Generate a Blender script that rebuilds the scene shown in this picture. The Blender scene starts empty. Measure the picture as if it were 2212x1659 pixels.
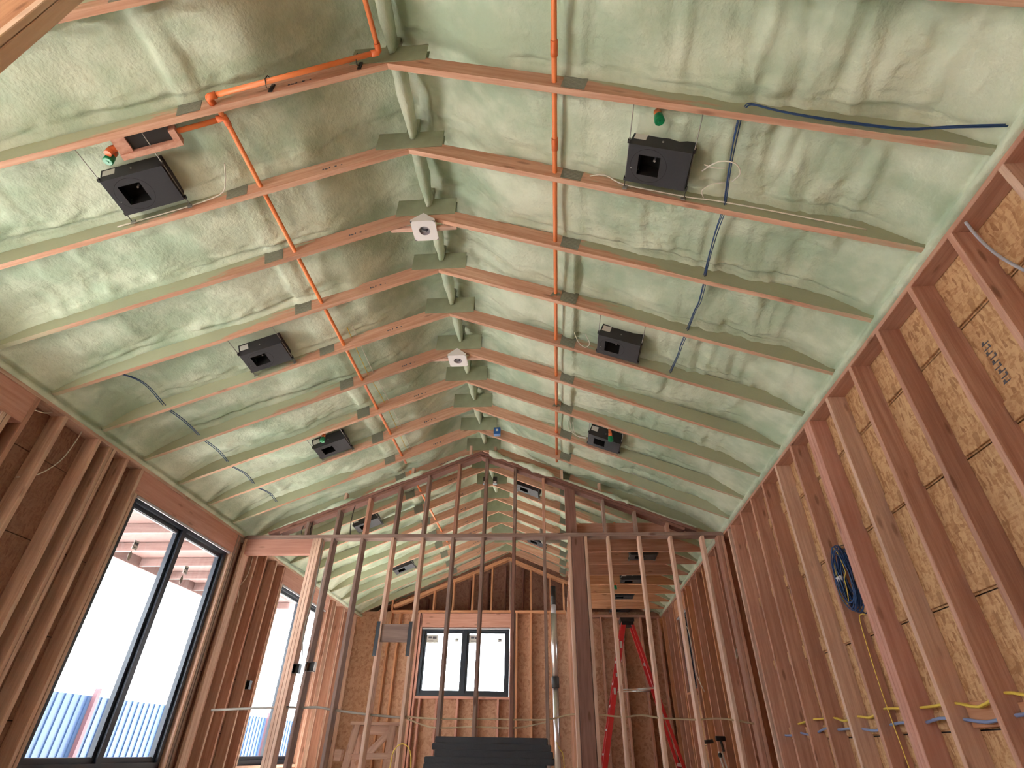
import bpy, bmesh, math, random
from mathutils import Vector, Matrix, noise

random.seed(7)
S = bpy.context.scene
COL = S.collection
R = math.radians

# ------------------------------------------------------------------ camera
CAMH = 0.6
cam = bpy.data.cameras.new('camera')
camo = bpy.data.objects.new('camera', cam)
COL.objects.link(camo)
cr = Vector((0.99730486, 0.07149099, 0.01649425))
cu = Vector((0.02715398, -0.56850388, 0.82223233))
cf = Vector((-0.06815924, 0.81956841, 0.56891295))
m = Matrix((cr, cu, -cf)).transposed().to_4x4()
m.translation = Vector((0, 0, CAMH))
camo.matrix_world = m
cam.sensor_width = 36
cam.lens = 1151.84 / 2212 * 36
cam.clip_start = 0.05
cam.clip_end = 200
S.camera = camo

# ------------------------------------------------------------------ view, world, sun
S.view_settings.view_transform = 'Standard'
S.view_settings.look = 'None'
S.view_settings.exposure = 0.42
S.view_settings.gamma = 1
S.view_settings.use_curve_mapping = False
try:
    S.cycles.use_denoising = True
    S.cycles.max_bounces = 8
    S.cycles.diffuse_bounces = 6
    S.cycles.adaptive_threshold = 0.02
    S.cycles.transparent_max_bounces = 12
    S.cycles.sample_clamp_indirect = 8
    S.cycles.caustics_reflective = False
    S.cycles.caustics_refractive = False
except Exception:
    pass
W = bpy.data.worlds.new('world')
S.world = W
W.use_nodes = True
bg = W.node_tree.nodes['Background']
bg.inputs[0].default_value = (0.93, 0.97, 1.0, 1)
bg.inputs[1].default_value = 12.0
sun = bpy.data.lights.new('sun', 'SUN')
sun.energy = 90
sun.angle = R(2)
sun.color = (1, 0.975, 0.94)
suno = bpy.data.objects.new('sun', sun)
COL.objects.link(suno)
suno.rotation_euler = (0, R(-30), 0)       # high on the left; overhang cut back to let sun in at both ends

# ------------------------------------------------------------------ dimensions
XL, XR, XC = -4.195, 2.186, -1.003
HW = 3.1905
SL = 0.4107
ZA = 4.322
ZP0, ZP1 = 2.945, 3.0
Y0, DY = 1.638, 0.6096          # truss centre lines
YP = 6.9                        # framed partition
YF = 12.0                       # far wall
YB = -2.8                       # wall behind the camera


def zb(x, off=0.0):
    return ZA - SL * abs(x - XC) + off


# ------------------------------------------------------------------ materials
def new_mat(name):
    mt = bpy.data.materials.new(name)
    mt.use_nodes = True
    nt = mt.node_tree
    b = nt.nodes['Principled BSDF']
    return mt, nt, b


class G:
    """small node helper"""
    def __init__(s, nt):
        s.nt = nt

    def n(s, t, **kw):
        nd = s.nt.nodes.new(t)
        for k, v in kw.items():
            if k.startswith('i_'):
                key = k[2:]
                key = int(key) if key.isdigit() else key.replace('_', ' ')
                inp = nd.inputs[key]
                if hasattr(v, 'is_output') or isinstance(v, bpy.types.NodeSocket):
                    s.nt.links.new(v, inp)
                else:
                    inp.default_value = v
            else:
                setattr(nd, k, v)
        return nd

    def math(s, op, a, b=0.0, c=None):
        nd = s.n('ShaderNodeMath', operation=op, i_0=a, i_1=b)
        if c is not None:
            if isinstance(c, bpy.types.NodeSocket):
                s.nt.links.new(c, nd.inputs[2])
            else:
                nd.inputs[2].default_value = c
        return nd.outputs[0]

    def mix(s, f, a, b):
        nd = s.n('ShaderNodeMix', data_type='RGBA')
        for i, v in ((0, f), (6, a), (7, b)):
            if isinstance(v, bpy.types.NodeSocket):
                s.nt.links.new(v, nd.inputs[i])
            else:
                nd.inputs[i].default_value = v if i == 0 else tuple(v) + ((1,) if len(v) == 3 else ())
        return nd.outputs[2]

    def vmul(s, a, v):
        return s.n('ShaderNodeVectorMath', operation='MULTIPLY', i_0=a, i_1=v).outputs[0]

    def vadd(s, a, b):
        return s.n('ShaderNodeVectorMath', operation='ADD', i_0=a, i_1=b).outputs[0]

    def noise(s, vec, scale, detail=3, rough=0.55):
        nd = s.n('ShaderNodeTexNoise', i_Scale=scale, i_Detail=detail, i_Roughness=rough)
        s.nt.links.new(vec, nd.inputs['Vector'])
        return nd.outputs['Fac']

    def step(s, v, lo, hi):
        nd = s.n('ShaderNodeMapRange', i_0=v, i_1=lo, i_2=hi)
        nd.interpolation_type = 'SMOOTHSTEP'
        return nd.outputs[0]


FOAM_A = (0.38, 0.47, 0.345)
FOAM_B = (0.65, 0.695, 0.56)


def wood_mat(name, ca, cb, truss=False, spray=0.0, rough=0.8, knots=1.0):
    mt, nt, b = new_mat(name)
    g = G(nt)
    tc = g.n('ShaderNodeTexCoord').outputs['Object']
    rnd = g.n('ShaderNodeObjectInfo').outputs['Random']
    if truss:
        sp = g.n('ShaderNodeSeparateXYZ', i_0=tc)
        ax = g.math('ABSOLUTE', sp.outputs[0])
        h = g.math('ADD', sp.outputs[2], g.math('MULTIPLY', ax, SL))
        side = g.math('SIGN', sp.outputs[0])
        comb = g.n('ShaderNodeCombineXYZ', i_0=sp.outputs[0], i_1=sp.outputs[1], i_2=h)
        vec = comb.outputs[0]
    else:
        vec = tc
    off = g.n('ShaderNodeCombineXYZ', i_0=g.math('MULTIPLY', rnd, 37.0), i_1=g.math('MULTIPLY', rnd, 91.0), i_2=g.math('MULTIPLY', rnd, 53.0)).outputs[0]
    v = g.vadd(vec, off)
    n1 = g.noise(g.vmul(v, (0.9, 16, 16)), 2.2, 4)
    n2 = g.noise(g.vmul(v, (3, 90, 90)), 2.0, 2)
    n3 = g.noise(v, 1.3, 2)
    f = g.math('ADD', g.math('MULTIPLY', n1, 0.75), g.math('MULTIPLY', n2, 0.3))
    f = g.step(f, 0.3, 0.75)
    col = g.mix(f, cb, ca)
    col = g.mix(g.math('MULTIPLY', g.math('SUBTRACT', rnd, 0.35), 0.55), col, tuple(c * 0.55 for c in cb))
    col = g.mix(g.math('MULTIPLY', g.step(n3, 0.45, 0.8), 0.35), col, (ca[0] * 0.95, ca[1] * 0.72, ca[2] * 0.65))
    vo = g.n('ShaderNodeTexVoronoi', i_Scale=1.0, i_Randomness=1.0)
    nt.links.new(g.vmul(v, (2.6, 9.0, 9.0)), vo.inputs['Vector'])
    kn = g.math('SUBTRACT', 1.0, g.step(vo.outputs['Distance'], 0.07, 0.17))
    col = g.mix(g.math('MULTIPLY', kn, 0.75 * knots), col, (0.10, 0.035, 0.018))
    if truss:
        # overspray of insulation foam: grows away from the ridge and towards the upper edge
        nn = g.noise(g.vadd(g.vmul(vec, (2.1, 3, 12)), off), 1.6, 4)
        nb = g.noise(g.vadd(g.vmul(vec, (9, 3, 30)), off), 1.0, 3)
        a = g.math('MULTIPLY', ax, 0.55)
        hh = g.math('MULTIPLY', g.math('MAXIMUM', h, 0.0), 3.2)
        lf = g.math('MULTIPLY', g.math('LESS_THAN', sp.outputs[0], 0.0), 0.05)
        t = g.math('ADD', g.math('ADD', a, hh), g.math('ADD', g.math('MULTIPLY', nn, 0.9), g.math('MULTIPLY', nb, 0.3)))
        t = g.math('ADD', t, lf)
        mk = g.step(t, 1.60, 1.76)
        # underside edge stays bare until close to the eave
        nz = g.n('ShaderNodeNewGeometry').outputs['Normal']
        under = g.math('LESS_THAN', g.n('ShaderNodeSeparateXYZ', i_0=nz).outputs[2], -0.5)
        t2 = g.math('ADD', g.math('MULTIPLY', ax, 0.42), g.math('MULTIPLY', nn, 0.9))
        mk2 = g.step(t2, 1.50, 1.90)
        mk = g.math('ADD', g.math('MULTIPLY', mk, g.math('SUBTRACT', 1.0, under)), g.math('MULTIPLY', mk2, under))
        col = g.mix(g.math('MULTIPLY', mk, 0.93), col, (0.38, 0.42, 0.29))
    elif spray > 0:
        ng = g.noise(v, 5.0, 4)
        mk = g.step(ng, 0.72 - spray * 0.3, 0.82 - spray * 0.3)
        col = g.mix(mk, col, FOAM_A)
    nt.links.new(col, b.inputs['Base Color'])
    b.inputs['Roughness'].default_value = rough
    b.inputs['Specular IOR Level'].default_value = 0.25
    bp = g.n('ShaderNodeBump', i_Strength=0.25, i_Distance=0.002, i_Height=f)
    nt.links.new(bp.outputs[0], b.inputs['Normal'])
    return mt


def osb_mat(name, ca, cb, cc):
    mt, nt, b = new_mat(name)
    g = G(nt)
    tc = g.n('ShaderNodeTexCoord').outputs['Object']
    nv = g.n('ShaderNodeTexNoise', i_Scale=7.0, i_Detail=2.0)
    nt.links.new(tc, nv.inputs['Vector'])
    v = g.vadd(tc, g.vmul(nv.outputs['Color'], (0.05, 0.05, 0.05)))
    def lay(sc, st):
        vo = g.n('ShaderNodeTexVoronoi', i_Scale=sc)
        nt.links.new(g.vmul(v, st), vo.inputs['Vector'])
        return g.n('ShaderNodeSeparateColor', i_0=vo.outputs['Color']).outputs[0]
    a = lay(34, (0.7, 1.9, 0.6))
    c = lay(58, (1, 0.5, 1.6))
    n = g.noise(g.vmul(v, (1, 3, 1)), 60, 3)
    f = g.math('ADD', g.math('MULTIPLY', a, 0.55), g.math('ADD', g.math('MULTIPLY', c, 0.3), g.math('MULTIPLY', n, 0.3)))
    col = g.mix(g.step(f, 0.2, 0.85), cb, ca)
    col = g.mix(g.math('MULTIPLY', g.math('LESS_THAN', a, 0.10), 0.30), col, cc)
    nt.links.new(col, b.inputs['Base Color'])
    b.inputs['Roughness'].default_value = 0.8
    b.inputs['Specular IOR Level'].default_value = 0.2
    bp = g.n('ShaderNodeBump', i_Strength=0.35, i_Distance=0.003, i_Height=f)
    nt.links.new(bp.outputs[0], b.inputs['Normal'])
    return mt


def foam_mat(name, ca, cb, bump=1.0):
    mt, nt, b = new_mat(name)
    g = G(nt)
    tc = g.n('ShaderNodeTexCoord').outputs['Object']
    n1 = g.noise(g.vmul(tc, (1.0, 1.6, 1.0)), 1.1, 4)
    n2 = g.noise(tc, 5.0, 4)
    n3 = g.noise(g.vmul(tc, (1.0, 0.8, 1.0)), 48, 4, 0.6)
    n4 = g.noise(tc, 14, 4, 0.6)
    f = g.step(g.math('ADD', g.math('MULTIPLY', n1, 0.7), g.math('MULTIPLY', n2, 0.35)), 0.38, 0.68)
    col = g.mix(f, ca, cb)
    nt.links.new(col, b.inputs['Base Color'])
    b.inputs['Roughness'].default_value = 0.62
    b.inputs['Specular IOR Level'].default_value = 0.3
    hgt = g.math('ADD', g.math('MULTIPLY', n3, 0.30), g.math('MULTIPLY', n4, g.math('MULTIPLY', g.step(n2, 0.42, 0.66), 0.6)))
    bp = g.n('ShaderNodeBump', i_Strength=0.65 * bump, i_Distance=0.02, i_Height=hgt)
    nt.links.new(bp.outputs[0], b.inputs['Normal'])
    return mt


def plain(name, col, rough=0.5, metal=0.0, spec=0.5, var=0.0, bump=0.0, bscale=60):
    mt, nt, b = new_mat(name)
    g = G(nt)
    b.inputs['Base Color'].default_value = tuple(col) + (1,)
    b.inputs['Roughness'].default_value = rough
    b.inputs['Metallic'].default_value = metal
    b.inputs['Specular IOR Level'].default_value = spec
    tc = g.n('ShaderNodeTexCoord').outputs['Object']
    if var > 0:
        n = g.noise(tc, 9.0, 4)
        nt.links.new(g.mix(n, tuple(c * (1 - var) for c in col), tuple(min(1, c * (1 + var)) for c in col)), b.inputs['Base Color'])
    if bump > 0:
        n = g.noise(tc, bscale, 3)
        nt.links.new(g.n('ShaderNodeBump', i_Strength=bump, i_Distance=0.003, i_Height=n).outputs[0], b.inputs['Normal'])
    return mt


M = {}
M['truss'] = wood_mat('truss_timber', (0.686, 0.431, 0.312), (0.470, 0.240, 0.155), truss=True, knots=0.6)
M['stud'] = wood_mat('fir_stud', (0.622, 0.363, 0.272), (0.415, 0.203, 0.147), knots=0.7)
M['studd'] = wood_mat('brown_stud', (0.360, 0.254, 0.217), (0.213, 0.136, 0.115))
M['studp'] = wood_mat('pale_stud', (0.720, 0.503, 0.398), (0.504, 0.311, 0.234), knots=0.5)
M['studo'] = wood_mat('orange_stud', (0.640, 0.343, 0.198), (0.448, 0.201, 0.108), knots=0.6)
M['header'] = wood_mat('pink_header', (0.624, 0.344, 0.276), (0.488, 0.233, 0.182), knots=0.5)
M['osb_far_shade'] = osb_mat('far_shaded_strand_board', (0.50, 0.30, 0.20), (0.38, 0.20, 0.125), (0.28, 0.13, 0.08))  # strand board toned down, the far wall's shade put into the colour
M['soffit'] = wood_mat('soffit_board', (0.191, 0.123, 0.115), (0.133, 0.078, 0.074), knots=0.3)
M['postp'] = wood_mat('pale_post', (0.82, 0.60, 0.46), (0.70, 0.46, 0.33), knots=0.2)
M['rake'] = wood_mat('brown_rake', (0.292, 0.152, 0.122), (0.188, 0.090, 0.069))
M['tan'] = plain('tan_cable', (0.50, 0.40, 0.27), 0.45)
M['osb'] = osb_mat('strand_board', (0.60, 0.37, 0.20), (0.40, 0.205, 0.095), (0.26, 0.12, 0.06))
M['osb_shade'] = osb_mat('shaded_strand_board', (0.34, 0.185, 0.135), (0.26, 0.13, 0.095), (0.20, 0.09, 0.065))  # darker copy of the strand board, backlit shade put into the colour
M['foam'] = foam_mat('spray_foam', FOAM_A, FOAM_B)
M['foamd'] = foam_mat('sprayed_green', (0.25, 0.28, 0.19), (0.38, 0.41, 0.28), bump=0.4)
M['plate'] = plain('galvanised_plate', (0.20, 0.21, 0.165), 0.5, 0.15, var=0.15)
M['platel'] = plain('plate_teeth', (0.30, 0.31, 0.25), 0.5, 0.15)
M['pipe'] = plain('orange_pipe', (0.83, 0.24, 0.08), 0.38, var=0.08)
M['pipej'] = plain('orange_fitting', (0.76, 0.17, 0.05), 0.4)
M['black'] = plain('black_steel', (0.022, 0.021, 0.026), 0.6, var=0.1)
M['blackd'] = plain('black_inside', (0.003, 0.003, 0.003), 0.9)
M['frame'] = plain('black_frame', (0.012, 0.02, 0.032), 0.35)
M['wire'] = plain('steel_wire', (0.35, 0.34, 0.31), 0.35, 0.8)
M['white'] = plain('white_plastic', (0.80, 0.77, 0.78), 0.5)
M['sticker'] = plain('paper_label', (0.62, 0.60, 0.58), 0.6)
M['ink'] = plain('label_ink', (0.08, 0.08, 0.10), 0.6)
M['green'] = plain('green_cap', (0.0, 0.20, 0.07), 0.3)
M['bluec'] = plain('blue_cable', (0.01, 0.05, 0.17), 0.45)
M['bluex'] = plain('blue_tube', (0.20, 0.27, 0.48), 0.3)
M['yellow'] = plain('yellow_cable', (0.72, 0.52, 0.08), 0.45)
M['whitec'] = plain('white_cable', (0.72, 0.68, 0.60), 0.45)
M['greyc'] = plain('grey_cable', (0.30, 0.27, 0.24), 0.5)
M['bluebox'] = plain('blue_plastic', (0.01, 0.09, 0.33), 0.4)
M['red'] = plain('red_fibreglass', (0.62, 0.03, 0.035), 0.35, var=0.15)
M['alu'] = plain('aluminium', (0.65, 0.65, 0.66), 0.3, 0.9)
M['pipe_sheen'] = plain('reflection_toned_pipe', (0.62, 0.58, 0.58), 0.30, 1.0)  # pale metal stands in for bright reflections on a black plastic pipe
M['iron'] = plain('black_iron', (0.02, 0.018, 0.018), 0.45)
M['board'] = plain('dark_grey_board', (0.018, 0.022, 0.032), 0.55, var=0.25, bump=0.5)
M['fence'] = plain('blue_grey_fence', (0.022, 0.055, 0.13), 0.5, var=0.2)
M['fencer'] = plain('red_fence', (0.10, 0.04, 0.05), 0.7, var=0.2)
M['ground'] = plain('pale_concrete', (0.55, 0.53, 0.49), 0.9, var=0.1)
M['floor'] = osb_mat('floor_board', (0.76, 0.68, 0.58), (0.66, 0.56, 0.46), (0.40, 0.30, 0.22))
M['paper'] = plain('dark_building_paper', (0.02, 0.015, 0.012), 0.9)
M['tape'] = plain('grey_flashing', (0.40, 0.38, 0.42), 0.6)


def glass_mat():
    mt, nt, b = new_mat('film_covered_glass')
    g = G(nt)
    out = nt.nodes['Material Output']
    tr = g.n('ShaderNodeBsdfTransparent')
    tr.inputs[0].default_value = (0.95, 0.965, 0.98, 1)
    gl = g.n('ShaderNodeBsdfGlossy', i_Roughness=0.12)
    tc = g.n('ShaderNodeTexCoord').outputs['Object']
    nz = g.noise(g.vmul(tc, (7, 7, 1.2)), 1.6, 3)
    bp = g.n('ShaderNodeBump', i_Strength=0.6, i_Distance=0.02, i_Height=nz)
    nt.links.new(bp.outputs[0], gl.inputs['Normal'])
    mx = g.n('ShaderNodeMixShader', i_0=0.07)
    nt.links.new(tr.outputs[0], mx.inputs[1])
    nt.links.new(gl.outputs[0], mx.inputs[2])
    nt.links.new(mx.outputs[0], out.inputs[0])
    return mt


M['glass'] = glass_mat()


# ------------------------------------------------------------------ mesh building
class MB:
    def __init__(s):
        s.v = []
        s.f = []
        s.sm = []

    def add(s, vs, fs, smooth=False):
        k = len(s.v)
        s.v += [tuple(p) for p in vs]
        s.f += [tuple(i + k for i in f) for f in fs]
        s.sm += [smooth] * len(fs)
        return s

    def box(s, x0, x1, y0, y1, z0, z1, mat=None):
        vs = [(x, y, z) for z in (z0, z1) for y in (y0, y1) for x in (x0, x1)]
        if mat is not None:
            vs = [tuple(mat @ Vector(p)) for p in vs]
        return s.add(vs, [(0, 2, 3, 1), (4, 5, 7, 6), (0, 1, 5, 4), (2, 6, 7, 3), (0, 4, 6, 2), (1, 3, 7, 5)])

    def prism(s, poly, y0, y1):
        """polygon in xz, counter-clockwise seen from -y, extruded along y"""
        n = len(poly)
        vs = [(p[0], y0, p[1]) for p in poly] + [(p[0], y1, p[1]) for p in poly]
        fs = [tuple(range(n)), tuple(range(2 * n - 1, n - 1, -1))]
        for i in range(n):
            j = (i + 1) % n
            fs.append((j, i, n + i, n + j))
        return s.add(vs, fs)

    def bar(s, L, w, h, c=0.003):
        """bar along x from 0 to L, section w (y) by h (z) with eased edges"""
        a, b = w / 2, h / 2
        pts = [(-a + c, -b), (a - c, -b), (a, -b + c), (a, b - c), (a - c, b), (-a + c, b), (-a, b - c), (-a, -b + c)]
        vs = [(0, p[0], p[1]) for p in pts] + [(L, p[0], p[1]) for p in pts]
        fs = [tuple(range(7, -1, -1)), tuple(range(8, 16))]
        for i in range(8):
            j = (i + 1) % 8
            fs.append((i, j, 8 + j, 8 + i))
        return s.add(vs, fs)

    def tube(s, pts, r, n=8, cap=True):
        pts = [Vector(p) for p in pts]
        rings = []
        prev = None
        for i, p in enumerate(pts):
            if i == 0:
                d = pts[1] - p
            elif i == len(pts) - 1:
                d = p - pts[i - 1]
            else:
                d = (pts[i + 1] - p).normalized() + (p - pts[i - 1]).normalized()
            d.normalize()
            if prev is None:
                up = Vector((0, 0, 1)) if abs(d.z) < 0.9 else Vector((1, 0, 0))
                a = d.cross(up).normalized()
            else:
                a = (prev - d * prev.dot(d)).normalized()
            prev = a
            b = d.cross(a)
            rr = r[i] if isinstance(r, (list, tuple)) else r
            rings.append([p + (a * math.cos(2 * math.pi * k / n) + b * math.sin(2 * math.pi * k / n)) * rr for k in range(n)])
        vs = [q for ring in rings for q in ring]
        fs = []
        for i in range(len(rings) - 1):
            for k in range(n):
                j = (k + 1) % n
                fs.append((i * n + k, i * n + j, (i + 1) * n + j, (i + 1) * n + k))
        s.add(vs, fs, True)
        if cap:
            k0 = len(s.v) - len(vs)
            s.f.append(tuple(k0 + k for k in range(n - 1, -1, -1)))
            s.f.append(tuple(k0 + (len(rings) - 1) * n + k for k in range(n)))
            s.sm += [False, False]
        return s

    def sphere(s, c, r, n=10, sq=(1, 1, 1)):
        vs, fs = [], []
        m_ = n // 2
        for i in range(m_ + 1):
            th = math.pi * i / m_
            for k in range(n):
                ph = 2 * math.pi * k / n
                vs.append((c[0] + r * sq[0] * math.sin(th) * math.cos(ph), c[1] + r * sq[1] * math.sin(th) * math.sin(ph), c[2] + r * sq[2] * math.cos(th)))
        for i in range(m_):
            for k in range(n):
                j = (k + 1) % n
                fs.append((i * n + k, (i + 1) * n + k, (i + 1) * n + j, i * n + j))
        return s.add(vs, fs, True)

    def mesh(s, name):
        me = bpy.data.meshes.new(name)
        me.from_pydata(s.v, [], s.f)
        me.polygons.foreach_set('use_smooth', s.sm)
        me.validate()
        me.update()
        return me

    def build(s, name, mat, parent=None):
        o = bpy.data.objects.new(name, s.mesh(name))
        o.data.materials.append(M[mat] if isinstance(mat, str) else mat)
        COL.objects.link(o)
        if parent:
            o.parent = parent
        return o


def tag(o, label, cat, group=None, kind=None):
    if label:
        o['label'] = label
    if cat:
        o['category'] = cat
    if group:
        o['group'] = group
    if kind:
        o['kind'] = kind
    return o


def thing(name, loc, label, cat, group=None, rot=None):
    o = bpy.data.objects.new(name, None)
    o.empty_display_size = 0.1
    COL.objects.link(o)
    o.location = loc
    if rot:
        o.rotation_euler = rot
    return tag(o, label, cat, group)


def struct(o):
    o['kind'] = 'structure'
    return o


def copy_tree(o, parent=None):
    c = o.copy()
    COL.objects.link(c)
    c.parent = parent
    for ch in list(o.children):
        copy_tree(ch, c)
    return c


_bars = {}


def member(name, p0, p1, w, h, mat, up=(0, 0, 1), parent=None):
    """timber from p0 to p1; h is the size along `up`, w across it"""
    p0, p1, up = Vector(p0), Vector(p1), Vector(up)
    d = p1 - p0
    L = d.length
    key = (round(L, 3), w, h, mat)
    if key not in _bars:
        me = MB().bar(L, w, h).mesh(name)
        me.materials.append(M[mat])
        _bars[key] = me
    o = bpy.data.objects.new(name, _bars[key])
    COL.objects.link(o)
    x = d.normalized()
    y = up.cross(x).normalized()
    z = x.cross(y)
    mm = Matrix((x, y, z)).transposed().to_4x4()
    mm.translation = p0
    if parent is not None:
        o.parent = parent
        mm = Matrix.Translation(parent.location).inverted() @ mm
    o.matrix_local = mm
    return o


ORD = ['first', 'second', 'third', 'fourth', 'fifth', 'sixth', 'seventh', 'eighth', 'ninth', 'tenth', 'eleventh',
       'twelfth', 'thirteenth', 'fourteenth', 'fifteenth', 'sixteenth', 'seventeenth', 'eighteenth', 'nineteenth', 'twentieth',
       'twenty-first', 'twenty-second', 'twenty-third', 'twenty-fourth', 'twenty-fifth']

# ------------------------------------------------------------------ setting: ground, floor, walls
struct(MB().box(-40, 40, -40, 50, -0.5, -0.16).build('ground', 'ground'))
struct(MB().box(XL - 0.16, XR + 0.16, YB - 0.2, YF + 0.7, -0.15, 0.0).build('floor', 'floor'))

SEAMS = [0.135, 0.745, 1.355, 1.99, 2.60, 3.10]
TH = 0.012
XSL, XSR = XL - 0.14, XR + 0.14


def panel_wall(name, side, y0, y1, openings, mat):
    """sheathing in horizontal courses with open seams, stopped at the openings, on dark building paper"""
    b = MB()
    xa, xb = (XSR, XSR + TH) if side > 0 else (XSL - TH, XSL)
    zz = [0.0] + SEAMS
    for i in range(len(zz) - 1):
        za, zc = zz[i] + 0.004, zz[i + 1] - 0.004
        ys = [y0]
        for (a, c, z0, z1) in openings:
            if z0 < zc and z1 > za:
                # pieces above / below an opening inside this course
                b.box(xa, xb, ys.pop(), a, za, zc)
                if z0 > za:
                    b.box(xa, xb, a, c, za, z0)
                if z1 < zc:
                    b.box(xa, xb, a, c, z1, zc)
                ys = [c]
        b.box(xa, xb, ys[-1], y1, za, zc)
    o = b.build(name, mat)
    struct(o)
    p = MB()
    xa, xb = (XSR + TH + 0.002, XSR + TH + 0.03) if side > 0 else (XSL - TH - 0.03, XSL - TH - 0.002)
    ys = y0
    for (a, c, z0, z1) in openings:
        p.box(xa, xb, ys, a, 0, 3.1)
        p.box(xa, xb, a, c, 0, z0)
        p.box(xa, xb, a, c, z1, 3.1)
        ys = c
    p.box(xa, xb, ys, y1, 0, 3.1)
    q = p.build('building_paper', 'paper', o)
    return o


WIN_L = [(-2.45, -0.60, 0.40, 2.70), (1.33, 3.18, 0.40, 2.70), (4.83, 6.68, 0.40, 2.70), (8.32, 10.17, 0.40, 2.70)]  # first opening is added behind the camera to light the near end
WIN_R = [(9.72, 10.5, 1.48, 2.64)]
panel_wall('wall_left', -1, YB, YF + 0.7, WIN_L, 'osb_shade')
panel_wall('wall_right', 1, YB, YF + 0.7, WIN_R, 'osb')

# faded print running down the right sheathing
b = MB()
for k in range(9):
    z = 2.43 - k * 0.03
    y = 2.36 + 0.004 * (k % 3)
    b.box(XSR - 0.0012, XSR - 0.0004, y, y + 0.05, z, z + 0.006)
    b.box(XSR - 0.0012, XSR - 0.0004, y + (0.0 if k % 2 else 0.03), y + (0.012 if k % 2 else 0.045), z + 0.006, z + 0.02)
o = b.build('panel_print', 'ink')
o.parent = bpy.data.objects['wall_right']

# far gable wall: sheathing behind the studs, window opening left free
FW = (-2.79, -0.95, 1.50, 2.745)
b = MB()
ya, yb = YF + 0.145, YF + 0.157
yc, yd = YF + 0.62, YF + 0.632
b.box(XSL, FW[0], ya, yb, 0, 3.09)
b.box(FW[1], XSR, ya, yb, 0, 3.09)
b.box(FW[0], FW[1], ya, yb, 0, FW[2])
b.box(FW[0], FW[1], ya, yb, FW[3], 3.05)
wf = struct(b.build('wall_far', 'osb_far_shade'))
b = MB()
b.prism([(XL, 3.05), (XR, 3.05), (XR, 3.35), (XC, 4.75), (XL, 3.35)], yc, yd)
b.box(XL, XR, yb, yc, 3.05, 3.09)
b.build('gable_sheathing', 'osb_shade', wf)  # shade of the deep gable cavity carried by the darker board colour

# end wall behind the camera
b = MB()
b.box(XSL, XSR, YB - 0.16, YB, 0, 3.1)
b.prism([(XL, 2.9), (XR, 2.9), (XR, 3.3), (XC, 4.75), (XL, 3.3)], YB - 0.16, YB)
struct(b.build('wall_back', 'osb'))

# roof deck over the foam (keeps daylight out)
b = MB()
for sgn in (-1, 1):
    xo = XC + sgn * (HW + 0.55)
    pts = [(XC, 4.95), (xo, 3.40), (xo, 3.44), (XC, 5.0)]
    if sgn > 0:
        pts = pts
    else:
        pts = pts[::-1]
    b.prism(pts, YB - 0.2, YF + 0.75)
struct(b.build('roof_deck', 'osb'))

# ------------------------------------------------------------------ ceiling of sprayed foam
TY = [Y0 + DY * n for n in range(-7, 18)]


def foam_off(u, y, s):
    rt = max(0.0, min(1.0, (0.78 - u) / 0.48))
    base = 0.170 + 0.235 * rt * rt * (3 - 2 * rt) * max(0.0, min(1.0, (11.7 - y) / 0.3))
    k = (y - Y0) / DY
    d = abs(k - round(k)) * DY
    side = ((k % 1.0) - 0.5)
    near = math.exp(-(d / 0.085) ** 2)
    amp = 0.0 if u < 0.5 else min(1, (u - 0.5) / 1.3) * (0.030 if s > 0 else 0.04)
    vv = Vector((u + 7 * s, y, s * 3.0))
    n0 = noise.noise(vv * 0.9)
    n1 = noise.noise(Vector((u * 1.6 + 11 * s, y * 3.2, 1.7)))
    n2 = noise.noise(Vector((u * 4.2, y * 5.0 + 5 * s, 5.3)))
    n3 = noise.noise(Vector((u * 9.0, y * 22.0, 2.2 * s)))
    off = base - near * amp * (0.8 + 0.9 * n1)
    off += 0.045 * n0 + 0.050 * n1 + 0.026 * n2
    # crease where the coat on the timber meets the bay
    gm = max(0.0, min(1.0, 2.2 * noise.noise(Vector((u * 1.1, round(k) * 5.3, 3.0 * s))) + 0.55)) * min(1.0, max(0.0, (u - 0.7) / 0.4))
    off += 0.055 * gm * math.exp(-((d - 0.058 - 0.02 * n1) / 0.013) ** 2)
    # folds following the trusses on their near side
    edge = math.exp(-((d - 0.10) / 0.05) ** 2)
    off += 0.030 * n3 * edge + 0.035 * edge * noise.noise(Vector((u * 1.4, round(k) * 9.1, s)))
    # runs and knobs
    st = noise.noise(Vector((u * 16.0, y * 2.2, 9.0 * s)))
    wgt = max(0.0, min(1.0, (u - (1.4 if s > 0 else 2.0)) / 0.7))
    off += (0.020 if s > 0 else 0.008) * st * (0.35 + wgt)
    kn = noise.noise(Vector((u * 26.0, y * 26.0, 4.0)))
    m2 = max(0.0, noise.noise(Vector((u * 1.5, y * 1.1, 3.0 + s))) + 0.05)
    off += 0.045 * kn * m2 * (1.0 if s > 0 else 0.4)
    # brace buried in the foam beside the nail plates
    t = abs(u - 1.215)
    if t < 0.075:
        w = (1.0 if t < 0.05 else (0.075 - t) / 0.025) * (max(0.35, min(1.0, (y - 2.0) / 2.0)) if s > 0 else 0.45)
        off = off * (1 - w) + min(off, 0.118 + 0.006 * n2) * w
    if u > 2.75:
        w = min(1.0, (u - 2.75) / 0.40)
        off = off * (1 - w * w) + 0.035 * w * w
    return max(off, 0.012)


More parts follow.
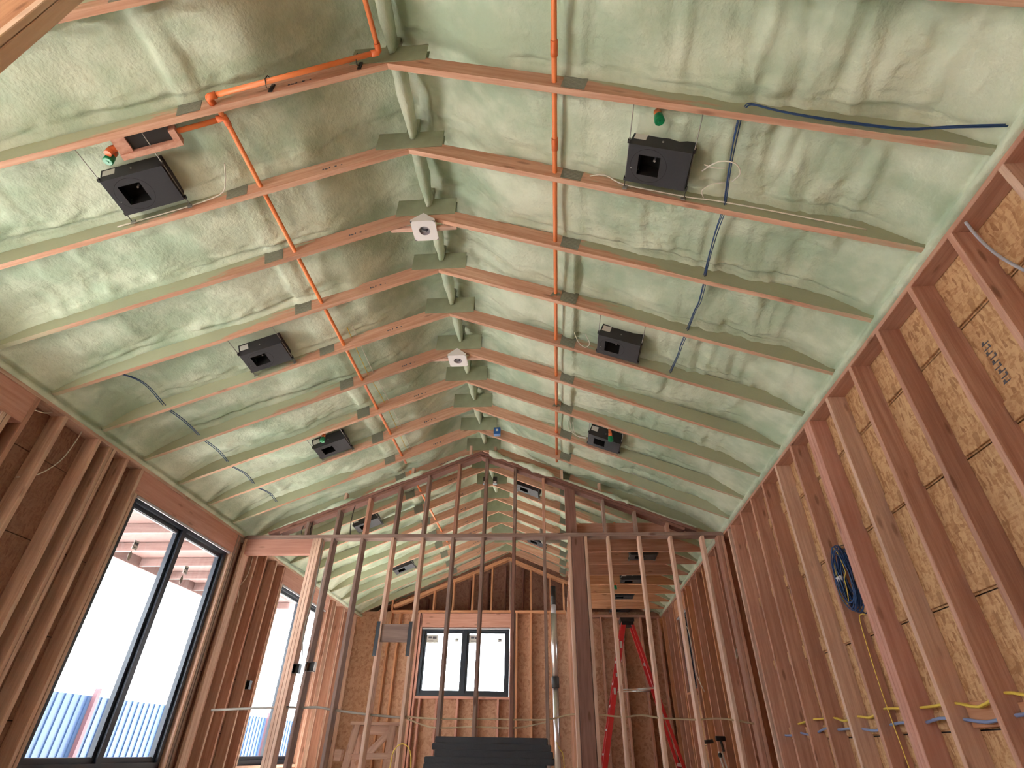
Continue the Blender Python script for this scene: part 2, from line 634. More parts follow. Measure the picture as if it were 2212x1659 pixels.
b = MB()
NU, NV = 132, 980
ya, yb = YB - 0.05, YF + 0.615
for s in (-1, 1):
    vs, fs = [], []
    for j in range(NV + 1):
        y = ya + (yb - ya) * j / NV
        for i in range(NU + 1):
            u = HW * i / NU
            off = foam_off(u, y, s)
            x = XC + s * u
            vs.append((x, y, zb(x) + off))
        # lip that runs down over the top plate
        nz = noise.noise(Vector((y * 2.5, s, 1.0))) * 0.012 + noise.noise(Vector((y * 13, s, 4.0))) * 0.005
        xe = XC + s * HW
        ze = zb(xe)
        vs.append((xe - s * (0.020 + nz), y, ze + 0.004))
        vs.append((xe - s * (0.030 + nz), y, ze - 0.018))
        vs.append((xe - s * (0.012 + nz * 0.5), y, ze - 0.038 - nz * 0.8))
        vs.append((xe + s * 0.02, y, ze - 0.038))
    n = NU + 5
    for j in range(NV):
        for i in range(n - 1):
            q = (j * n + i, j * n + i + 1, (j + 1) * n + i + 1, (j + 1) * n + i)
            fs.append(q if s < 0 else q[::-1])
    b.add(vs, fs, True)
struct(b.build('ceiling', 'foam'))


# ------------------------------------------------------------------ trusses
def make_truss():
    t = bpy.data.objects.new('roof_truss', None)
    COL.objects.link(t)
    H = 0.145
    for s in (-1, 1):
        e = HW - 0.002
        c = 0.004
        bot = [(0, 0), (s * e, -SL * e)]
        top = [(s * e, -SL * e + H), (0, H)]
        poly = bot + top
        if s < 0:
            poly = poly[::-1]
        ch = MB().prism(poly, -0.019, 0.019).build('bottom_chord', 'truss', t)
        # toothed nail plate
        u0, u1 = 1.135, 1.275
        pl = MB()
        a = math.atan(SL)
        mt_ = Matrix.Rotation(s * a, 4, 'Y')
        lx = 1.205 / math.cos(a)
        bx = MB()
        vs = []
        x0, x1 = s * u0, s * u1
        pts = [(x0 - s * 0.012, -SL * abs(x0) + 0.018), (x1 - s * 0.018, -SL * abs(x1) + 0.018), (x1 + s * 0.018, -SL * abs(x1) + 0.142), (x0 + s * 0.018, -SL * abs(x0) + 0.142)]
        if s < 0:
            pts = pts[::-1]
        pl.prism(pts, -0.0215, -0.019)
        pl.prism(pts, 0.019, 0.0215)
        for k in range(7):       # rows of teeth pressed out of the plate
            zr = 0.028 + k * 0.016
            q = [(pts[0][0], 0)]
            xa_, xb_ = min(x0, x1) + 0.012, max(x0, x1) - 0.012
            zz0 = -SL * abs(xa_) + zr
            zz1 = -SL * abs(xb_) + zr
            pl.add([(xa_, -0.0235, zz0), (xb_, -0.0235, zz1), (xb_, -0.0213, zz1 + 0.006), (xa_, -0.0213, zz0 + 0.006),
                    (xa_, -0.0213, zz0 - 0.002), (xb_, -0.0213, zz1 - 0.002)], [(0, 1, 2, 3), (4, 5, 1, 0)])
        o = pl.build('nail_plate', 'plate', t)
        o['label'] = 'grey toothed nail plate'
        # foam coated webs going up from the chord
        w = MB()
        mw = Matrix.Translation((s * 1.21, 0, -SL * 1.21 + 0.12)) @ Matrix.Rotation(s * R(28), 4, 'Y')
        w.box(-0.045, 0.045, -0.019, 0.019, 0, 0.35, mw)
        w.build('web', 'foamd', t)
    st = MB()
    for k, (du, w_, h_) in enumerate(((0.0, 0.012, 0.018), (0.018, 0.020, 0.014), (0.045, 0.010, 0.020), (0.085, 0.016, 0.016), (0.13, 0.010, 0.012))):
        u_ = -0.62 + du
        zz_ = -SL * abs(u_) + 0.045
        st.box(u_, u_ + w_, -0.0199, -0.0191, zz_, zz_ + h_)
    st.build('grade_stamp', 'ink', t)
    # ridge gusset plate, dusted with foam
    g = MB()
    g.box(-0.255, 0.255, -0.0235, -0.0195, 0.012, 0.222)
    g.box(-0.255, 0.255, 0.0195, 0.0235, 0.03, 0.222)
    o = g.build('ridge_plate', 'foamd', t)
    o['label'] = 'wide gusset plate dusted with green foam'
    # king post above the plate
    k = MB()
    k.box(-0.045, 0.045, -0.019, 0.019, 0.14, 0.42)
    k.build('web', 'foamd', t)
    return t


proto = make_truss()
NN = list(range(-3, 18))
for i, n in enumerate(NN):
    y = Y0 + DY * n
    o = proto if i == 0 else copy_tree(proto)
    o.location = (XC, y, ZA)
    if n < 9:
        k = 8 - n
        lab = 'roof truss of the big room, %s from the partition towards the camera' % ORD[k]
    else:
        lab = 'roof truss seen through the partition, %s beyond it' % ORD[n - 9]
    tag(o, lab, 'roof truss', 'scissor roof trusses')

# foam covered ridge board pieces between the trusses
for n in range(-1, 12):
    y0_, y1_ = Y0 + DY * n + 0.03, Y0 + DY * (n + 1) - 0.03
    b = MB()
    vs, fs = [], []
    m_, q_ = 14, 10
    for j in range(m_ + 1):
        t = j / m_
        y = y0_ + (y1_ - y0_) * t
        w = 0.046 * (1 - 0.45 * max(0, t - 0.6) / 0.4)
        zc = 4.535 - 0.02 * t
        for k in range(q_):
            a = 2 * math.pi * k / q_
            rx = w * (abs(math.cos(a)) ** 0.6) * (1 if math.cos(a) > 0 else -1)
            rz = 0.085 * (abs(math.sin(a)) ** 0.6) * (1 if math.sin(a) > 0 else -1)
            nn = 0.010 * noise.noise(Vector((k * 0.9, y * 9, n * 3.1)))
            vs.append((XC + 0.018 + rx + nn, y, zc + rz + nn))
    for j in range(m_):
        for k in range(q_):
            k2 = (k + 1) % q_
            fs.append((j * q_ + k, (j + 1) * q_ + k, (j + 1) * q_ + k2, j * q_ + k2))
    fs.append(tuple(range(q_)))
    fs.append(tuple(m_ * q_ + k for k in range(q_ - 1, -1, -1)))
    b.add(vs, fs, True)
    o = b.build('ridge_block', 'foam')
    where = '%s bay from the partition towards the camera' % ORD[8 - n] if n <= 8 else '%s bay beyond the partition' % ORD[n - 9]
    tag(o, 'foam covered ridge block at the peak, ' + where, 'ridge block', 'ridge blocks')


# ------------------------------------------------------------------ timber framing
def vstud(name, x, y, z0, z1, along, mat, d=0.14, t=0.038):
    """vertical timber; along = 'x' wall runs along x (depth d in y), 'y' wall runs along y (depth d in x); x,y = centre"""
    up = (0, 1, 0) if along == 'x' else (1, 0, 0)
    return member(name, (x, y, z0), (x, y, z1), t, d, mat, up)


# right wall of the big room
ys = [0.04, 0.45, 0.85, 1.26, 1.67, 2.08, 2.485, 2.885, 3.29, 3.70, 4.065, 4.105, 4.145, 4.50, 4.915, 5.33, 5.735, 6.14, 6.565, 6.70]
vis = ys[::-1]
for k, y in enumerate(vis):
    tri = 4.0 < y < 4.2
    mt_ = 'stud' if (k * 7) % 5 else 'studp'
    if tri:
        mt_ = 'header'
    o = vstud('wall_stud', XR + 0.07, y, 0.04, ZP0, 'y', mt_)
    if tri:
        lab = 'pink stud of the tripled stud on the right wall, %s ply' % {4.065: 'near', 4.105: 'middle', 4.145: 'far'}[y]
    else:
        lab = 'fir stud of the right wall, %s from the partition corner' % ORD[k]
    tag(o, lab, 'stud', 'studs of the right wall')
o = member('top_plate', (XR + 0.07, YB, ZP1 - 0.0275), (XR + 0.07, YF, ZP1 - 0.0275), 0.136, 0.055, 'stud')
tag(o, 'long top plate along the right wall under the foam edge', 'top plate')
o = member('bottom_plate', (XR + 0.07, -1.0, 0.02), (XR + 0.07, YF, 0.02), 0.136, 0.038, 'stud')
tag(o, 'bottom plate lying on the floor along the right wall', 'bottom plate')

# cleats bridging the sheathing seams in the bays of the right wall
bays = [(1.69, 2.06), (2.10, 2.465), (2.505, 2.865), (2.905, 3.27), (3.31, 3.68), (3.72, 4.045), (4.165, 4.48), (4.52, 4.895), (4.935, 5.31), (5.35, 5.715), (5.755, 6.12), (6.16, 6.545)]
rows = [('highest', 2.60), ('second highest', 1.99), ('third highest', 1.355), ('lowest visible', 0.745)]
for bi, (a, c) in enumerate(bays[::-1]):
    for rn, z in rows:
        r_ = random.random()
        hgt = 0.085 + 0.035 * r_
        tk = 0.014 + (0.026 if (rn.startswith('low') and bi > 6) else 0.004)
        a2, c2 = a + 0.004 + 0.03 * random.random(), c - 0.004 - 0.02 * random.random()
        mt_ = 'osb' if not (rn.startswith('low') and bi > 6) else 'studo'
        o = member('seam_cleat', (XSR - tk / 2 - 0.001, a2, z + 0.012 + hgt / 2), (XSR - tk / 2 - 0.001, c2, z + 0.012 + hgt / 2), tk, round(hgt, 2), mt_)
        tag(o, '%s cleat bridging the %s sheathing seam, right wall, %s bay from the partition' % ('orange wood' if mt_ == 'studo' else 'strand board', rn, ORD[bi]), 'cleat', 'cleats on the sheathing seams')

# left wall of the big room
left = [(3.22, 'studp'), (3.262, 'studp'), (3.40, 'stud'), (3.70, 'studp'), (4.11, 'studp'), (4.27, 'studp'), (4.312, 'studp'), (4.51, 'studp'), (4.745, 'studp'), (4.79, 'studp'),
        (6.72, 'studp'), (6.765, 'studd'), (6.82, 'studd')]
for k, (y, mt_) in enumerate(left[::-1]):
    z1 = ZP0
    if y in (3.22, 3.262, 4.79, 6.72):
        z1 = 2.70
    o = vstud('wall_stud', XL - 0.07, y, 0.04, z1, 'y', mt_)
    tag(o, 'pinkish stud of the left wall, %s from the partition corner' % ORD[k], 'stud', 'studs of the left wall')
for y in ():
    o = vstud('wall_stud', XL - 0.07, y, 0.04, ZP0, 'y', 'studp')
    tag(o, 'pinkish stud of the left wall, on the camera side of the nearest window', 'stud', 'left wall studs near the camera')
o = member('top_plate', (XL - 0.07, YB, ZP1 - 0.0275), (XL - 0.07, YF, ZP1 - 0.0275), 0.14, 0.055, 'studp')
tag(o, 'long top plate along the left wall under the foam edge', 'top plate')
o = member('bottom_plate', (XL - 0.07, -1.0, 0.02), (XL - 0.07, YF, 0.02), 0.14, 0.038, 'stud')
tag(o, 'bottom plate lying on the floor along the left wall', 'bottom plate')
for (y0_, y1_), lab in (((1.31, 3.38), 'pink header beam over the nearest left window'), ((4.77, 6.80), 'pink header beam over the big double window at left'),
                        ((8.26, 10.23), 'pink header beam over the left window beyond the partition')):
    o = member('window_header', (XL - 0.07, y0_, 2.8225), (XL - 0.07, y1_, 2.8225), 0.13, 0.243, 'header')
    tag(o, lab, 'header')
for (a, c, z0, z1), lab in zip(WIN_L[1:], ('nearest left window', 'big double window at left', 'left window beyond the partition')):
    o = member('window_sill', (XL - 0.07, a - 0.03, z0 - 0.02), (XL - 0.07, c + 0.03, z0 - 0.02), 0.14, 0.038, 'studp')
    tag(o, 'rough sill under the ' + lab, 'sill')

# left wall beyond the partition
lf = [7.12, 7.36, 7.62, 7.95, 8.22, 8.275, 10.21, 10.25, 10.42, 10.60, 11.0, 11.1, 11.5, 11.86]
for k, y in enumerate(lf):
    o = vstud('wall_stud', XL - 0.07, y, 0.04, 2.70 if y in (8.275, 10.21) else ZP0, 'y', 'studp' if k % 2 else 'stud')
    tag(o, 'left wall stud in the far room, %s beyond the partition' % ORD[k], 'stud', 'left wall studs of the far room')
# right wall beyond the partition
rf = [7.10, 7.16, 7.42, 7.83, 8.24, 8.64, 9.05, 9.46, 9.68, 10.54, 10.68, 11.09, 11.5, 11.88]
for k, y in enumerate(rf):
    o = vstud('wall_stud', XR + 0.07, y, 0.04, ZP0, 'y', 'studo' if k % 3 == 1 else 'stud')
    tag(o, 'right wall stud in the far room, %s beyond the partition' % ORD[k], 'stud', 'right wall studs of the far room')
o = member('window_header', (XR + 0.07, 9.66, 2.79), (XR + 0.07, 10.56, 2.79), 0.13, 0.28, 'studo')
tag(o, 'orange header over the small dark right window', 'header')
o = member('window_sill', (XR + 0.07, 9.70, 1.46), (XR + 0.07, 10.52, 1.46), 0.14, 0.038, 'studo')
tag(o, 'rough sill under the small dark right window', 'sill')

# ------------------------------------------------------------------ framed partition across the house
PD = 0.14
pyc = YP + PD / 2
o = member('partition_plate', (XL, pyc, 2.965), (XR, pyc, 2.965), PD, 0.05, 'studd')
tag(o, 'long horizontal top plate across the stud partition', 'top plate')
low = [(-2.955, 'studd'), (-2.55, 'studd'), (-2.13, 'studp'), (-1.73, 'studp'), (-1.32, 'studd'), (-0.92, 'studd'), (-0.51, 'rake'), (-0.11, 'studd'), (0.72, 'studp'), (1.12, 'studp'), (1.52, 'studp'), (1.92, 'studp'), (2.125, 'stud'), (2.166, 'stud')]
for k, (x, mt_) in enumerate(low):
    o = vstud('partition_stud', x, pyc, 0.04, 2.94, 'x', mt_)
    side = 'left of the tall post' if x < 0.2 else 'right of the tall post'
    kk = 7 - k if x < 0.2 else k - 8
    tag(o, 'lower stud of the partition, %s %s' % (ORD[kk], side), 'stud', 'lower studs of the partition')
for k, x in enumerate((-3.21, -3.17, -3.13)):
    o = vstud('partition_stud', x, pyc, 0.04, 2.94, 'x', 'studp')
    tag(o, 'ply of the tripled partition stud at the left opening, %s' % ('left one', 'middle one', 'right one')[k], 'stud', 'plies of the tripled stud')
o = vstud('partition_stud', -4.17, pyc, 0.04, 2.94, 'x', 'studp')
tag(o, 'partition stud against the left wall beside the opening', 'stud')
o = member('opening_header', (-4.15, pyc, 2.84), (-3.23, pyc, 2.84), 0.09, 0.2, 'header')
tag(o, 'pink header box over the opening at the left end of the partition', 'header')
o = member('partition_plate', (-3.23, pyc, 0.02), (XR, pyc, 0.02), PD, 0.038, 'stud')
tag(o, 'bottom plate of the stud partition on the floor', 'bottom plate')
up_ = [-3.76, -3.35, -2.945, -2.54, -2.13, -1.735, -1.31, -0.915, -0.505, -0.11, 0.69, 1.095, 1.50]
for k, x in enumerate(up_):
    zt = 4.13 - SL * abs(x - XC) + 0.01
    if zt > 3.05:
        o = vstud('gable_stud', x, pyc, 2.99, zt, 'x', 'studd' if k % 3 else 'stud')
        tag(o, 'short stud above the partition plate, %s from the left end' % ORD[k], 'stud', 'upper studs of the partition')
# big post
o = member('post', (0.325, pyc + 0.02, 0.04), (0.325, pyc + 0.02, 2.94), 0.16, 0.17, 'rake', (0, 1, 0))
tag(o, 'big dark brown post standing in the partition', 'post')
o = member('post', (0.25, pyc + 0.02, 2.99), (0.25, pyc + 0.02, 3.66), 0.14, 0.14, 'rake', (0, 1, 0))
tag(o, 'dark upper post above the partition plate, under the rafters', 'post')
o = vstud('partition_stud', 0.215, pyc, 0.04, 2.94, 'x', 'studp')
tag(o, 'pale stud nailed to the left side of the tall post', 'stud')
o = vstud('partition_stud', 0.43, pyc, 0.04, 2.94, 'x', 'studp')
tag(o, 'pale stud nailed to the right side of the tall post', 'stud')
# rakes: two stacked plies each side
for s, nm in ((-1, 'left'), (1, 'right')):
    e = 2.72
    for q, (z0, mt_, w_) in enumerate(((4.150, 'rake', 0.13), (4.194, 'rake', 0.14))):
        p0 = (XC + s * 0.0, pyc + (0.01 if q == 0 else 0), z0)
        p1 = (XC + s * (e + 0.15 * q), pyc + (0.01 if q == 0 else 0), z0 - SL * (e + 0.15 * q))
        o = member('rake_plate', p0, p1, w_, 0.038, mt_)
        tag(o, '%s sloping plate of the partition gable on its %s side' % (('lower', 'upper')[q] + ' dark', nm), 'rake plate')
# blocks between the rake plates and the truss above
for k, (x, sz) in enumerate(((-1.16, 'short'), (-0.80, 'short'), (-1.98, 'short'), (0.15, 'short'), (0.66, 'short'), (-2.9, 'short'))):
    zt = zb(x, 0.0) + 0.03
    o = member('rake_block', (x, YP + 0.05, zt - 0.12), (x, YP + 0.05, zt + 0.02), 0.09, 0.038, 'studp', (1, 0, 0))
    tag(o, 'small pale block between gable plate and truss, %s from the left' % ORD[{-2.9: 0, -1.98: 1, -1.16: 2, -0.80: 3, 0.15: 4, 0.66: 5}[x]], 'block', 'rake blocks')

# squeezed out foam along the rake
for s, nm in ((-1, 'left'), (1, 'right')):
    b = MB()
    vs, fs = [], []
    m_, q_ = 150, 8
    for j in range(m_ + 1):
        u = 0.12 + 2.75 * j / m_
        x = XC + s * u
        r_ = max(0.004, 0.035 + 0.055 * noise.noise(Vector((u * 2.7, s, 0.3))) + 0.022 * noise.noise(Vector((u * 11, s, 2.3))))
        if noise.noise(Vector((u * 2.1, s * 2, 8.3))) > 0.22:
            r_ *= 0.35
        for k in range(q_):
            a = 2 * math.pi * k / q_
            vs.append((x, YP + 0.03 + math.cos(a) * r_ * 1.3, 4.225 - SL * u + math.sin(a) * r_ * 0.9 + 0.01))
    for j in range(m_):
        for k in range(q_):
            k2 = (k + 1) % q_
            fs.append((j * q_ + k, j * q_ + k2, (j + 1) * q_ + k2, (j + 1) * q_ + k))
    b.add(vs, fs, True)
    o = b.build('foam_overspill', 'foam')
    tag(o, 'lumpy green foam squeezed out along the %s gable plate' % nm, 'foam', kind='stuff')

# wide board between two partition studs with dark straps
t = thing('backing_board', (-1.93, YP + 0.03, 1.77), 'wide brown board fixed between two partition studs with dark straps', 'board')
member('board', (-2.115, YP + 0.035, 1.775), (-1.745, YP + 0.035, 1.775), 0.038, 0.2, 'studd', parent=t)
for x in (-2.152, -1.752):
    b = MB().box(x - 0.022, x - 0.019 + 0.001, YP - 0.004, YP + 0.05, 1.52, 1.90)
    b.box(x - 0.022, x + 0.021, YP - 0.004, YP - 0.001, 1.52, 1.90)
    o = b.build('strap', 'frame')
    o.parent = t
    o.location = -t.location

# ------------------------------------------------------------------ wall running back from the post, flat joists behind it
for k in range(12):
    y = 7.25 + 0.4064 * k
    o = vstud('wall_stud', 0.285, y, 0.04, 2.92, 'y', 'studo' if k % 2 else 'stud', d=0.09)
    tag(o, 'stud of the inner wall running back from the tall post, %s behind it' % ORD[k], 'stud', 'studs of the inner wall')
o = member('top_plate', (0.285, YP + 0.16, 2.945), (0.285, YF - 0.03, 2.945), 0.09, 0.05, 'studp')
tag(o, 'top plate of the inner wall running back from the tall post', 'top plate')
for k, n in enumerate(range(9, 17)):
    y = Y0 + DY * n + 0.042
    o = member('ceiling_joist', (0.26, y, 3.105), (XR + 0.10, y, 3.105), 0.038, 0.20, 'stud' if k < 4 else 'studo')
    tag(o, 'flat ceiling joist over the right back room, %s beyond the partition' % ORD[k], 'joist', 'flat joists of the back room')

# far gable framing
fyc = YF + 0.07
for k, x in enumerate((-3.02, -2.60, -2.18, -1.76, -1.35)):
    o = vstud('gable_stud', x, fyc, 3.09, 4.30 - SL * abs(x - XC) - 0.16, 'x', 'studo')
    tag(o, 'orange stud in the far gable over the window, %s from the left' % ORD[k], 'stud', 'far gable studs')
for k, x in enumerate((-0.95, -0.90, -0.50, -0.08, 0.20)):
    o = vstud('gable_stud', x, fyc, 3.09, 4.30 - SL * abs(x - XC) - 0.16, 'x', 'studd' if k < 2 else 'studo')
    tag(o, 'stud in the far gable right of the window, %s from its edge' % ORD[k], 'stud', 'far gable studs')
for k, x in enumerate((-2.85, -2.35, -1.9, -1.5, -1.1, -0.7)):
    o = vstud('gable_stud', x, YF + 0.55, 3.09, 4.2 - SL * abs(x - XC), 'x', 'rake')  # dark timber tone stands in for the cavity's shade
    tag(o, 'shade-toned stud at the back of the far gable cavity, %s from the left' % ORD[k], 'stud', 'back studs of the far gable')
for s, nm in ((-1, 'left'), (1, 'right')):
    e = 2.47 if s < 0 else 1.3
    o = member('rake_plate', (XC, fyc, 4.18), (XC + s * e, fyc, 4.18 - SL * e), 0.14, 0.07, 'studo')
    tag(o, 'orange sloping plate of the far gable on its %s side' % nm, 'rake plate')
o = member('gable_plate', (-3.52, fyc, 3.065), (-0.93, fyc, 3.065), 0.14, 0.05, 'studo')
tag(o, 'orange plate over the far window', 'top plate')
o = member('gable_plate', (-0.85, fyc, 3.065), (0.24, fyc, 3.065), 0.14, 0.05, 'studo')
tag(o, 'orange plate right of the far window', 'top plate')
o = member('gable_plate', (0.3, fyc, 2.98), (XR, fyc, 2.98), 0.14, 0.05, 'stud')
tag(o, 'plate at the far wall of the right back room', 'top plate')
o = member('window_header', (-2.83, fyc, 2.89), (-0.93, fyc, 2.89), 0.14, 0.27, 'header')
tag(o, 'pink header over the far window', 'header')
o = member('window_sill', (-2.83, fyc, 1.475), (-0.93, fyc, 1.475), 0.14, 0.045, 'header')
tag(o, 'pink sill under the far window', 'sill')
for k, (x, z0, z1, mt_) in enumerate(((-3.50, 0.04, 3.30, 'studo'), (-3.30, 0.04, 3.04, 'studo'), (-2.88, 0.04, 3.04, 'header'), (-2.82, 0.04, 3.04, 'header'), (-0.915, 0.04, 3.04, 'header'))):
    o = vstud('wall_stud', x, fyc, z0, z1, 'x', mt_)
    tag(o, ('orange stud on the far wall left of the window, outer one', 'orange stud on the far wall left of the window, inner one', 'pink jamb stud left of the far window, outer ply',
            'pink jamb stud left of the far window, inner ply', 'pink jamb stud right of the far window')[k], 'stud', 'studs of the far wall')
for k, x in enumerate((-2.70, -2.36, -1.95, -1.55, -1.15)):
    o = vstud('wall_stud', x, fyc, 0.04, 1.452, 'x', 'header')
    tag(o, 'short pink stud under the far window sill, %s from the left' % ORD[k], 'stud', 'short studs under the far window')
for k, x in enumerate((-0.85, -0.80, -0.50, -0.10)):
    o = vstud('wall_stud', x, fyc, 0.04, 3.04, 'x', 'studd' if k == 0 else 'studo')
    tag(o, 'stud on the far wall right of the window, %s from its jamb' % ORD[k], 'stud', 'studs of the far wall')
for k, x in enumerate((0.55, 0.95, 1.36, 1.77, 2.14)):
    o = vstud('wall_stud', x, fyc, 0.04, 2.955, 'x', 'stud')
    tag(o, 'stud on the far wall behind the stepladder, %s from the left' % ORD[k], 'stud', 'studs of the far wall')

# near post in the top left corner
t = thing('corner_post', (-1.84, 0.72, 0), 'big built-up post close to the camera, cutting the top left corner', 'post')
member('post_face', (-1.96, 0.71, 0), (-1.96, 0.71, 3.98), 0.30, 0.06, 'studo', (0, 1, 0), parent=t)
o = member('post_ply', (-1.80, 0.682, 0), (-1.80, 0.682, 3.98), 0.040, 0.022, 'postp', (0, 1, 0), parent=t)
o = member('post_ply', (-1.80, 0.718, 0), (-1.80, 0.718, 3.98), 0.044, 0.046, 'postp', (0, 1, 0), parent=t)


# ------------------------------------------------------------------ windows
def window(name, w, h, mat4, stickers, label=None):
    """local x along the wall, z up, y towards outside; origin at lower left inner corner of the opening"""
    t = bpy.data.objects.new(name, None)
    COL.objects.link(t)
    t.matrix_world = mat4
    t['kind'] = 'structure'
    f = 0.055
    b = MB()
    y0_, y1_ = 0.045, 0.155
    b.box(0.003, f, y0_, y1_, 0.003, h - 0.003)
    b.box(w - f, w - 0.003, y0_, y1_, 0.003, h - 0.003)
    b.box(f, w - f, y0_, y1_, 0.003, f)
    b.box(f, w - f, y0_, y1_, h - f, h - 0.003)
    b.box(w / 2 - 0.035, w / 2 + 0.035, y0_, y1_, f, h - f)
    b.build('window_frame', 'frame', t)
    for k in (0, 1):
        xa = f if k == 0 else w / 2 + 0.035
        xb = w / 2 - 0.035 if k == 0 else w - f
        s = MB()
        g_ = 0.042
        ya_, yb_ = 0.075, 0.125
        s.box(xa, xa + g_, ya_, yb_, f, h - f)
        s.box(xb - g_, xb, ya_, yb_, f, h - f)
        s.box(xa + g_, xb - g_, ya_, yb_, f, f + g_)
        s.box(xa + g_, xb - g_, ya_, yb_, h - f - g_, h - f)
        so = s.build('sash', 'frame', t)
        gx0, gx1, gz0, gz1 = xa + g_, xb - g_, f + g_, h - f - g_
        MB().box(gx0, gx1, 0.098, 0.104, gz0, gz1).build('glass_pane', 'glass', so)
        bead = MB()
        e = 0.006
        bead.box(gx0, gx1, 0.090, 0.0975, gz1 - e, gz1)
        bead.box(gx0, gx1, 0.090, 0.0975, gz0, gz0 + e)
        bead.build('glazing_bead', 'tape', so)
        for (sx, sz, sw, sh, kind) in stickers:
            cx = gx0 + (gx1 - gx0) * sx
            cz = gz0 + (gz1 - gz0) * sz
            q = MB()
            if kind == 'drop':
                pts = []
                for a in range(14):
                    an = 2 * math.pi * a / 14
                    rr = sw * (1 - 0.35 * (math.sin(an) > 0.6))
                    pts.append((cx + rr * math.cos(an) * 0.7, cz + sh * math.sin(an)))
                q.prism(pts, 0.094, 0.0965)
            else:
                q.box(cx - sw / 2, cx + sw / 2, 0.094, 0.0965, cz - sh / 2, cz + sh / 2)
            st = q.build('sticker', 'ink' if kind == 'ink' else ('sticker' if kind != 'drop' else 'greyc'), so)
            if kind == 'print':
                MB().box(cx - sw * 0.32, cx + sw * 0.32, 0.0925, 0.0938, cz - sh * 0.3, cz + sh * 0.05).build('print', 'yellow', st) if False else None
                b2 = MB()
                b2.box(cx - sw * 0.36, cx - sw * 0.05, 0.0925, 0.0938, cz + sh * 0.05, cz + sh * 0.3)
                b2.box(cx + sw * 0.02, cx + sw * 0.36, 0.0925, 0.0938, cz + sh * 0.0, cz + sh * 0.3)
                b2.box(cx - sw * 0.36, cx + sw * 0.1, 0.0925, 0.0938, cz - sh * 0.32, cz - sh * 0.22)
                b2.build('print', 'ink', st)
    fl = MB().box(0.0, w, 0.004, 0.02, h - 0.028, h - 0.004)
    fl.build('flashing_strip', 'tape', t)
    return t


def mat_left(a, z0):      # wall at x = XL, outside is -x
    mm = Matrix(((0, -1, 0), (1, 0, 0), (0, 0, 1))).to_4x4()
    mm.translation = (XL, a, z0)
    return mm


def mat_right(c, z0):
    mm = Matrix(((0, 1, 0), (-1, 0, 0), (0, 0, 1))).to_4x4()
    mm.translation = (XR, c, z0)
    return mm


stk_l = [(0.33, 0.855, 0.07, 0.09, 'print'), (0.30, 0.80, 0.032, 0.05, 'drop')]
for k, (a, c, z0, z1) in enumerate(WIN_L):  # the first is the added, unseen window that brightens the near end
    window('window_%d' % (k + 1), c - a, z1 - z0, mat_left(a, z0), stk_l if k == 2 else [])
for (a, c, z0, z1) in WIN_R:
    window('window_5', c - a, z1 - z0, mat_right(c, z0), [])
mm = Matrix.Translation((FW[0], YF, FW[2]))
window('window_6', FW[1] - FW[0], FW[3] - FW[2], mm, [(0.16, 0.90, 0.24, 0.15, 'print'), (0.86, 0.88, 0.08, 0.07, 'print')])

# ------------------------------------------------------------------ outside, seen through the glass
t = thing('metal_fence', (-8.6, 8, -0.16), 'blue grey corrugated metal fence outside the left windows', 'fence')
b = MB()
y = -6.0
while y < 22:
    b.box(-8.62, -8.58, y, y + 0.09, -0.16, 1.34)
    b.box(-8.65, -8.60, y + 0.09, y + 0.18, -0.16, 1.34)
    y += 0.18
o = b.build('fence_sheet', 'fence')
o.parent = t
o.location = -t.location
b = MB()
y = -6.0
while y < 22:
    b.box(-8.56, -8.48, y, y + 0.08, -0.16, 1.46)
    y += 2.4
o = b.build('fence_posts', 'fencer')
o.parent = t
o.location = -t.location
b = MB()
b.box(-6.9, XL - 0.19, 1.0, 8.9, 3.20, 3.24)  # cut back at both ends so sun reaches the floor and bounces up
b.box(-6.9, -5.7, 8.9, 13.0, 3.20, 3.24)
b.box(-6.94, -6.9, 1.0, 13.0, 3.04, 3.24)
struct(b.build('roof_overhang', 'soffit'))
for k in range(14):
    y = 1.4 + k * 0.8
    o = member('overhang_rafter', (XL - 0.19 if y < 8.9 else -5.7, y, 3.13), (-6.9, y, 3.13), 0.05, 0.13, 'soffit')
    tag(o, 'pinkish rafter of the outdoor overhang seen through the left windows, %s from the near end' % ORD[k], 'rafter', 'overhang rafters')


# ------------------------------------------------------------------ sprinkler pipes
def rf(x, y, off):
    return (x, y, zb(x, off))


def fit(b, p, d, r=0.021, L=0.055):
    p, d = Vector(p), Vector(d).normalized()
    b.tube([p - d * L / 2, p + d * L / 2], r, 12)


PX = 0.085
t = thing('sprinkler_pipe', (PX, 1.0, zb(PX, 0.07)), 'straight orange sprinkler pipe running through the trusses right of the ridge', 'pipe')
b = MB().tube([rf(PX, -1.0, 0.06), rf(PX, 6.72, 0.06)], 0.0165, 12)
o = b.build('pipe', 'pipe'); o.parent = t; o.location = -t.location
for y in (1.43, 2.02, 5.9):
    b = MB()
    fit(b, rf(PX, y, 0.06), (0, 1, 0), 0.0215, 0.085)
    o = b.build('coupling', 'pipej'); o.parent = t; o.location = -t.location
for y in (3.42, 5.24):
    b = MB()
    b.prism([(PX - 0.05, zb(PX, 0.03)), (PX + 0.05, zb(PX, 0.03)), (PX, zb(PX, 0.10))], y - 0.004, y)
    o = b.build('pipe_strap', 'plate'); o.parent = t; o.location = -t.location

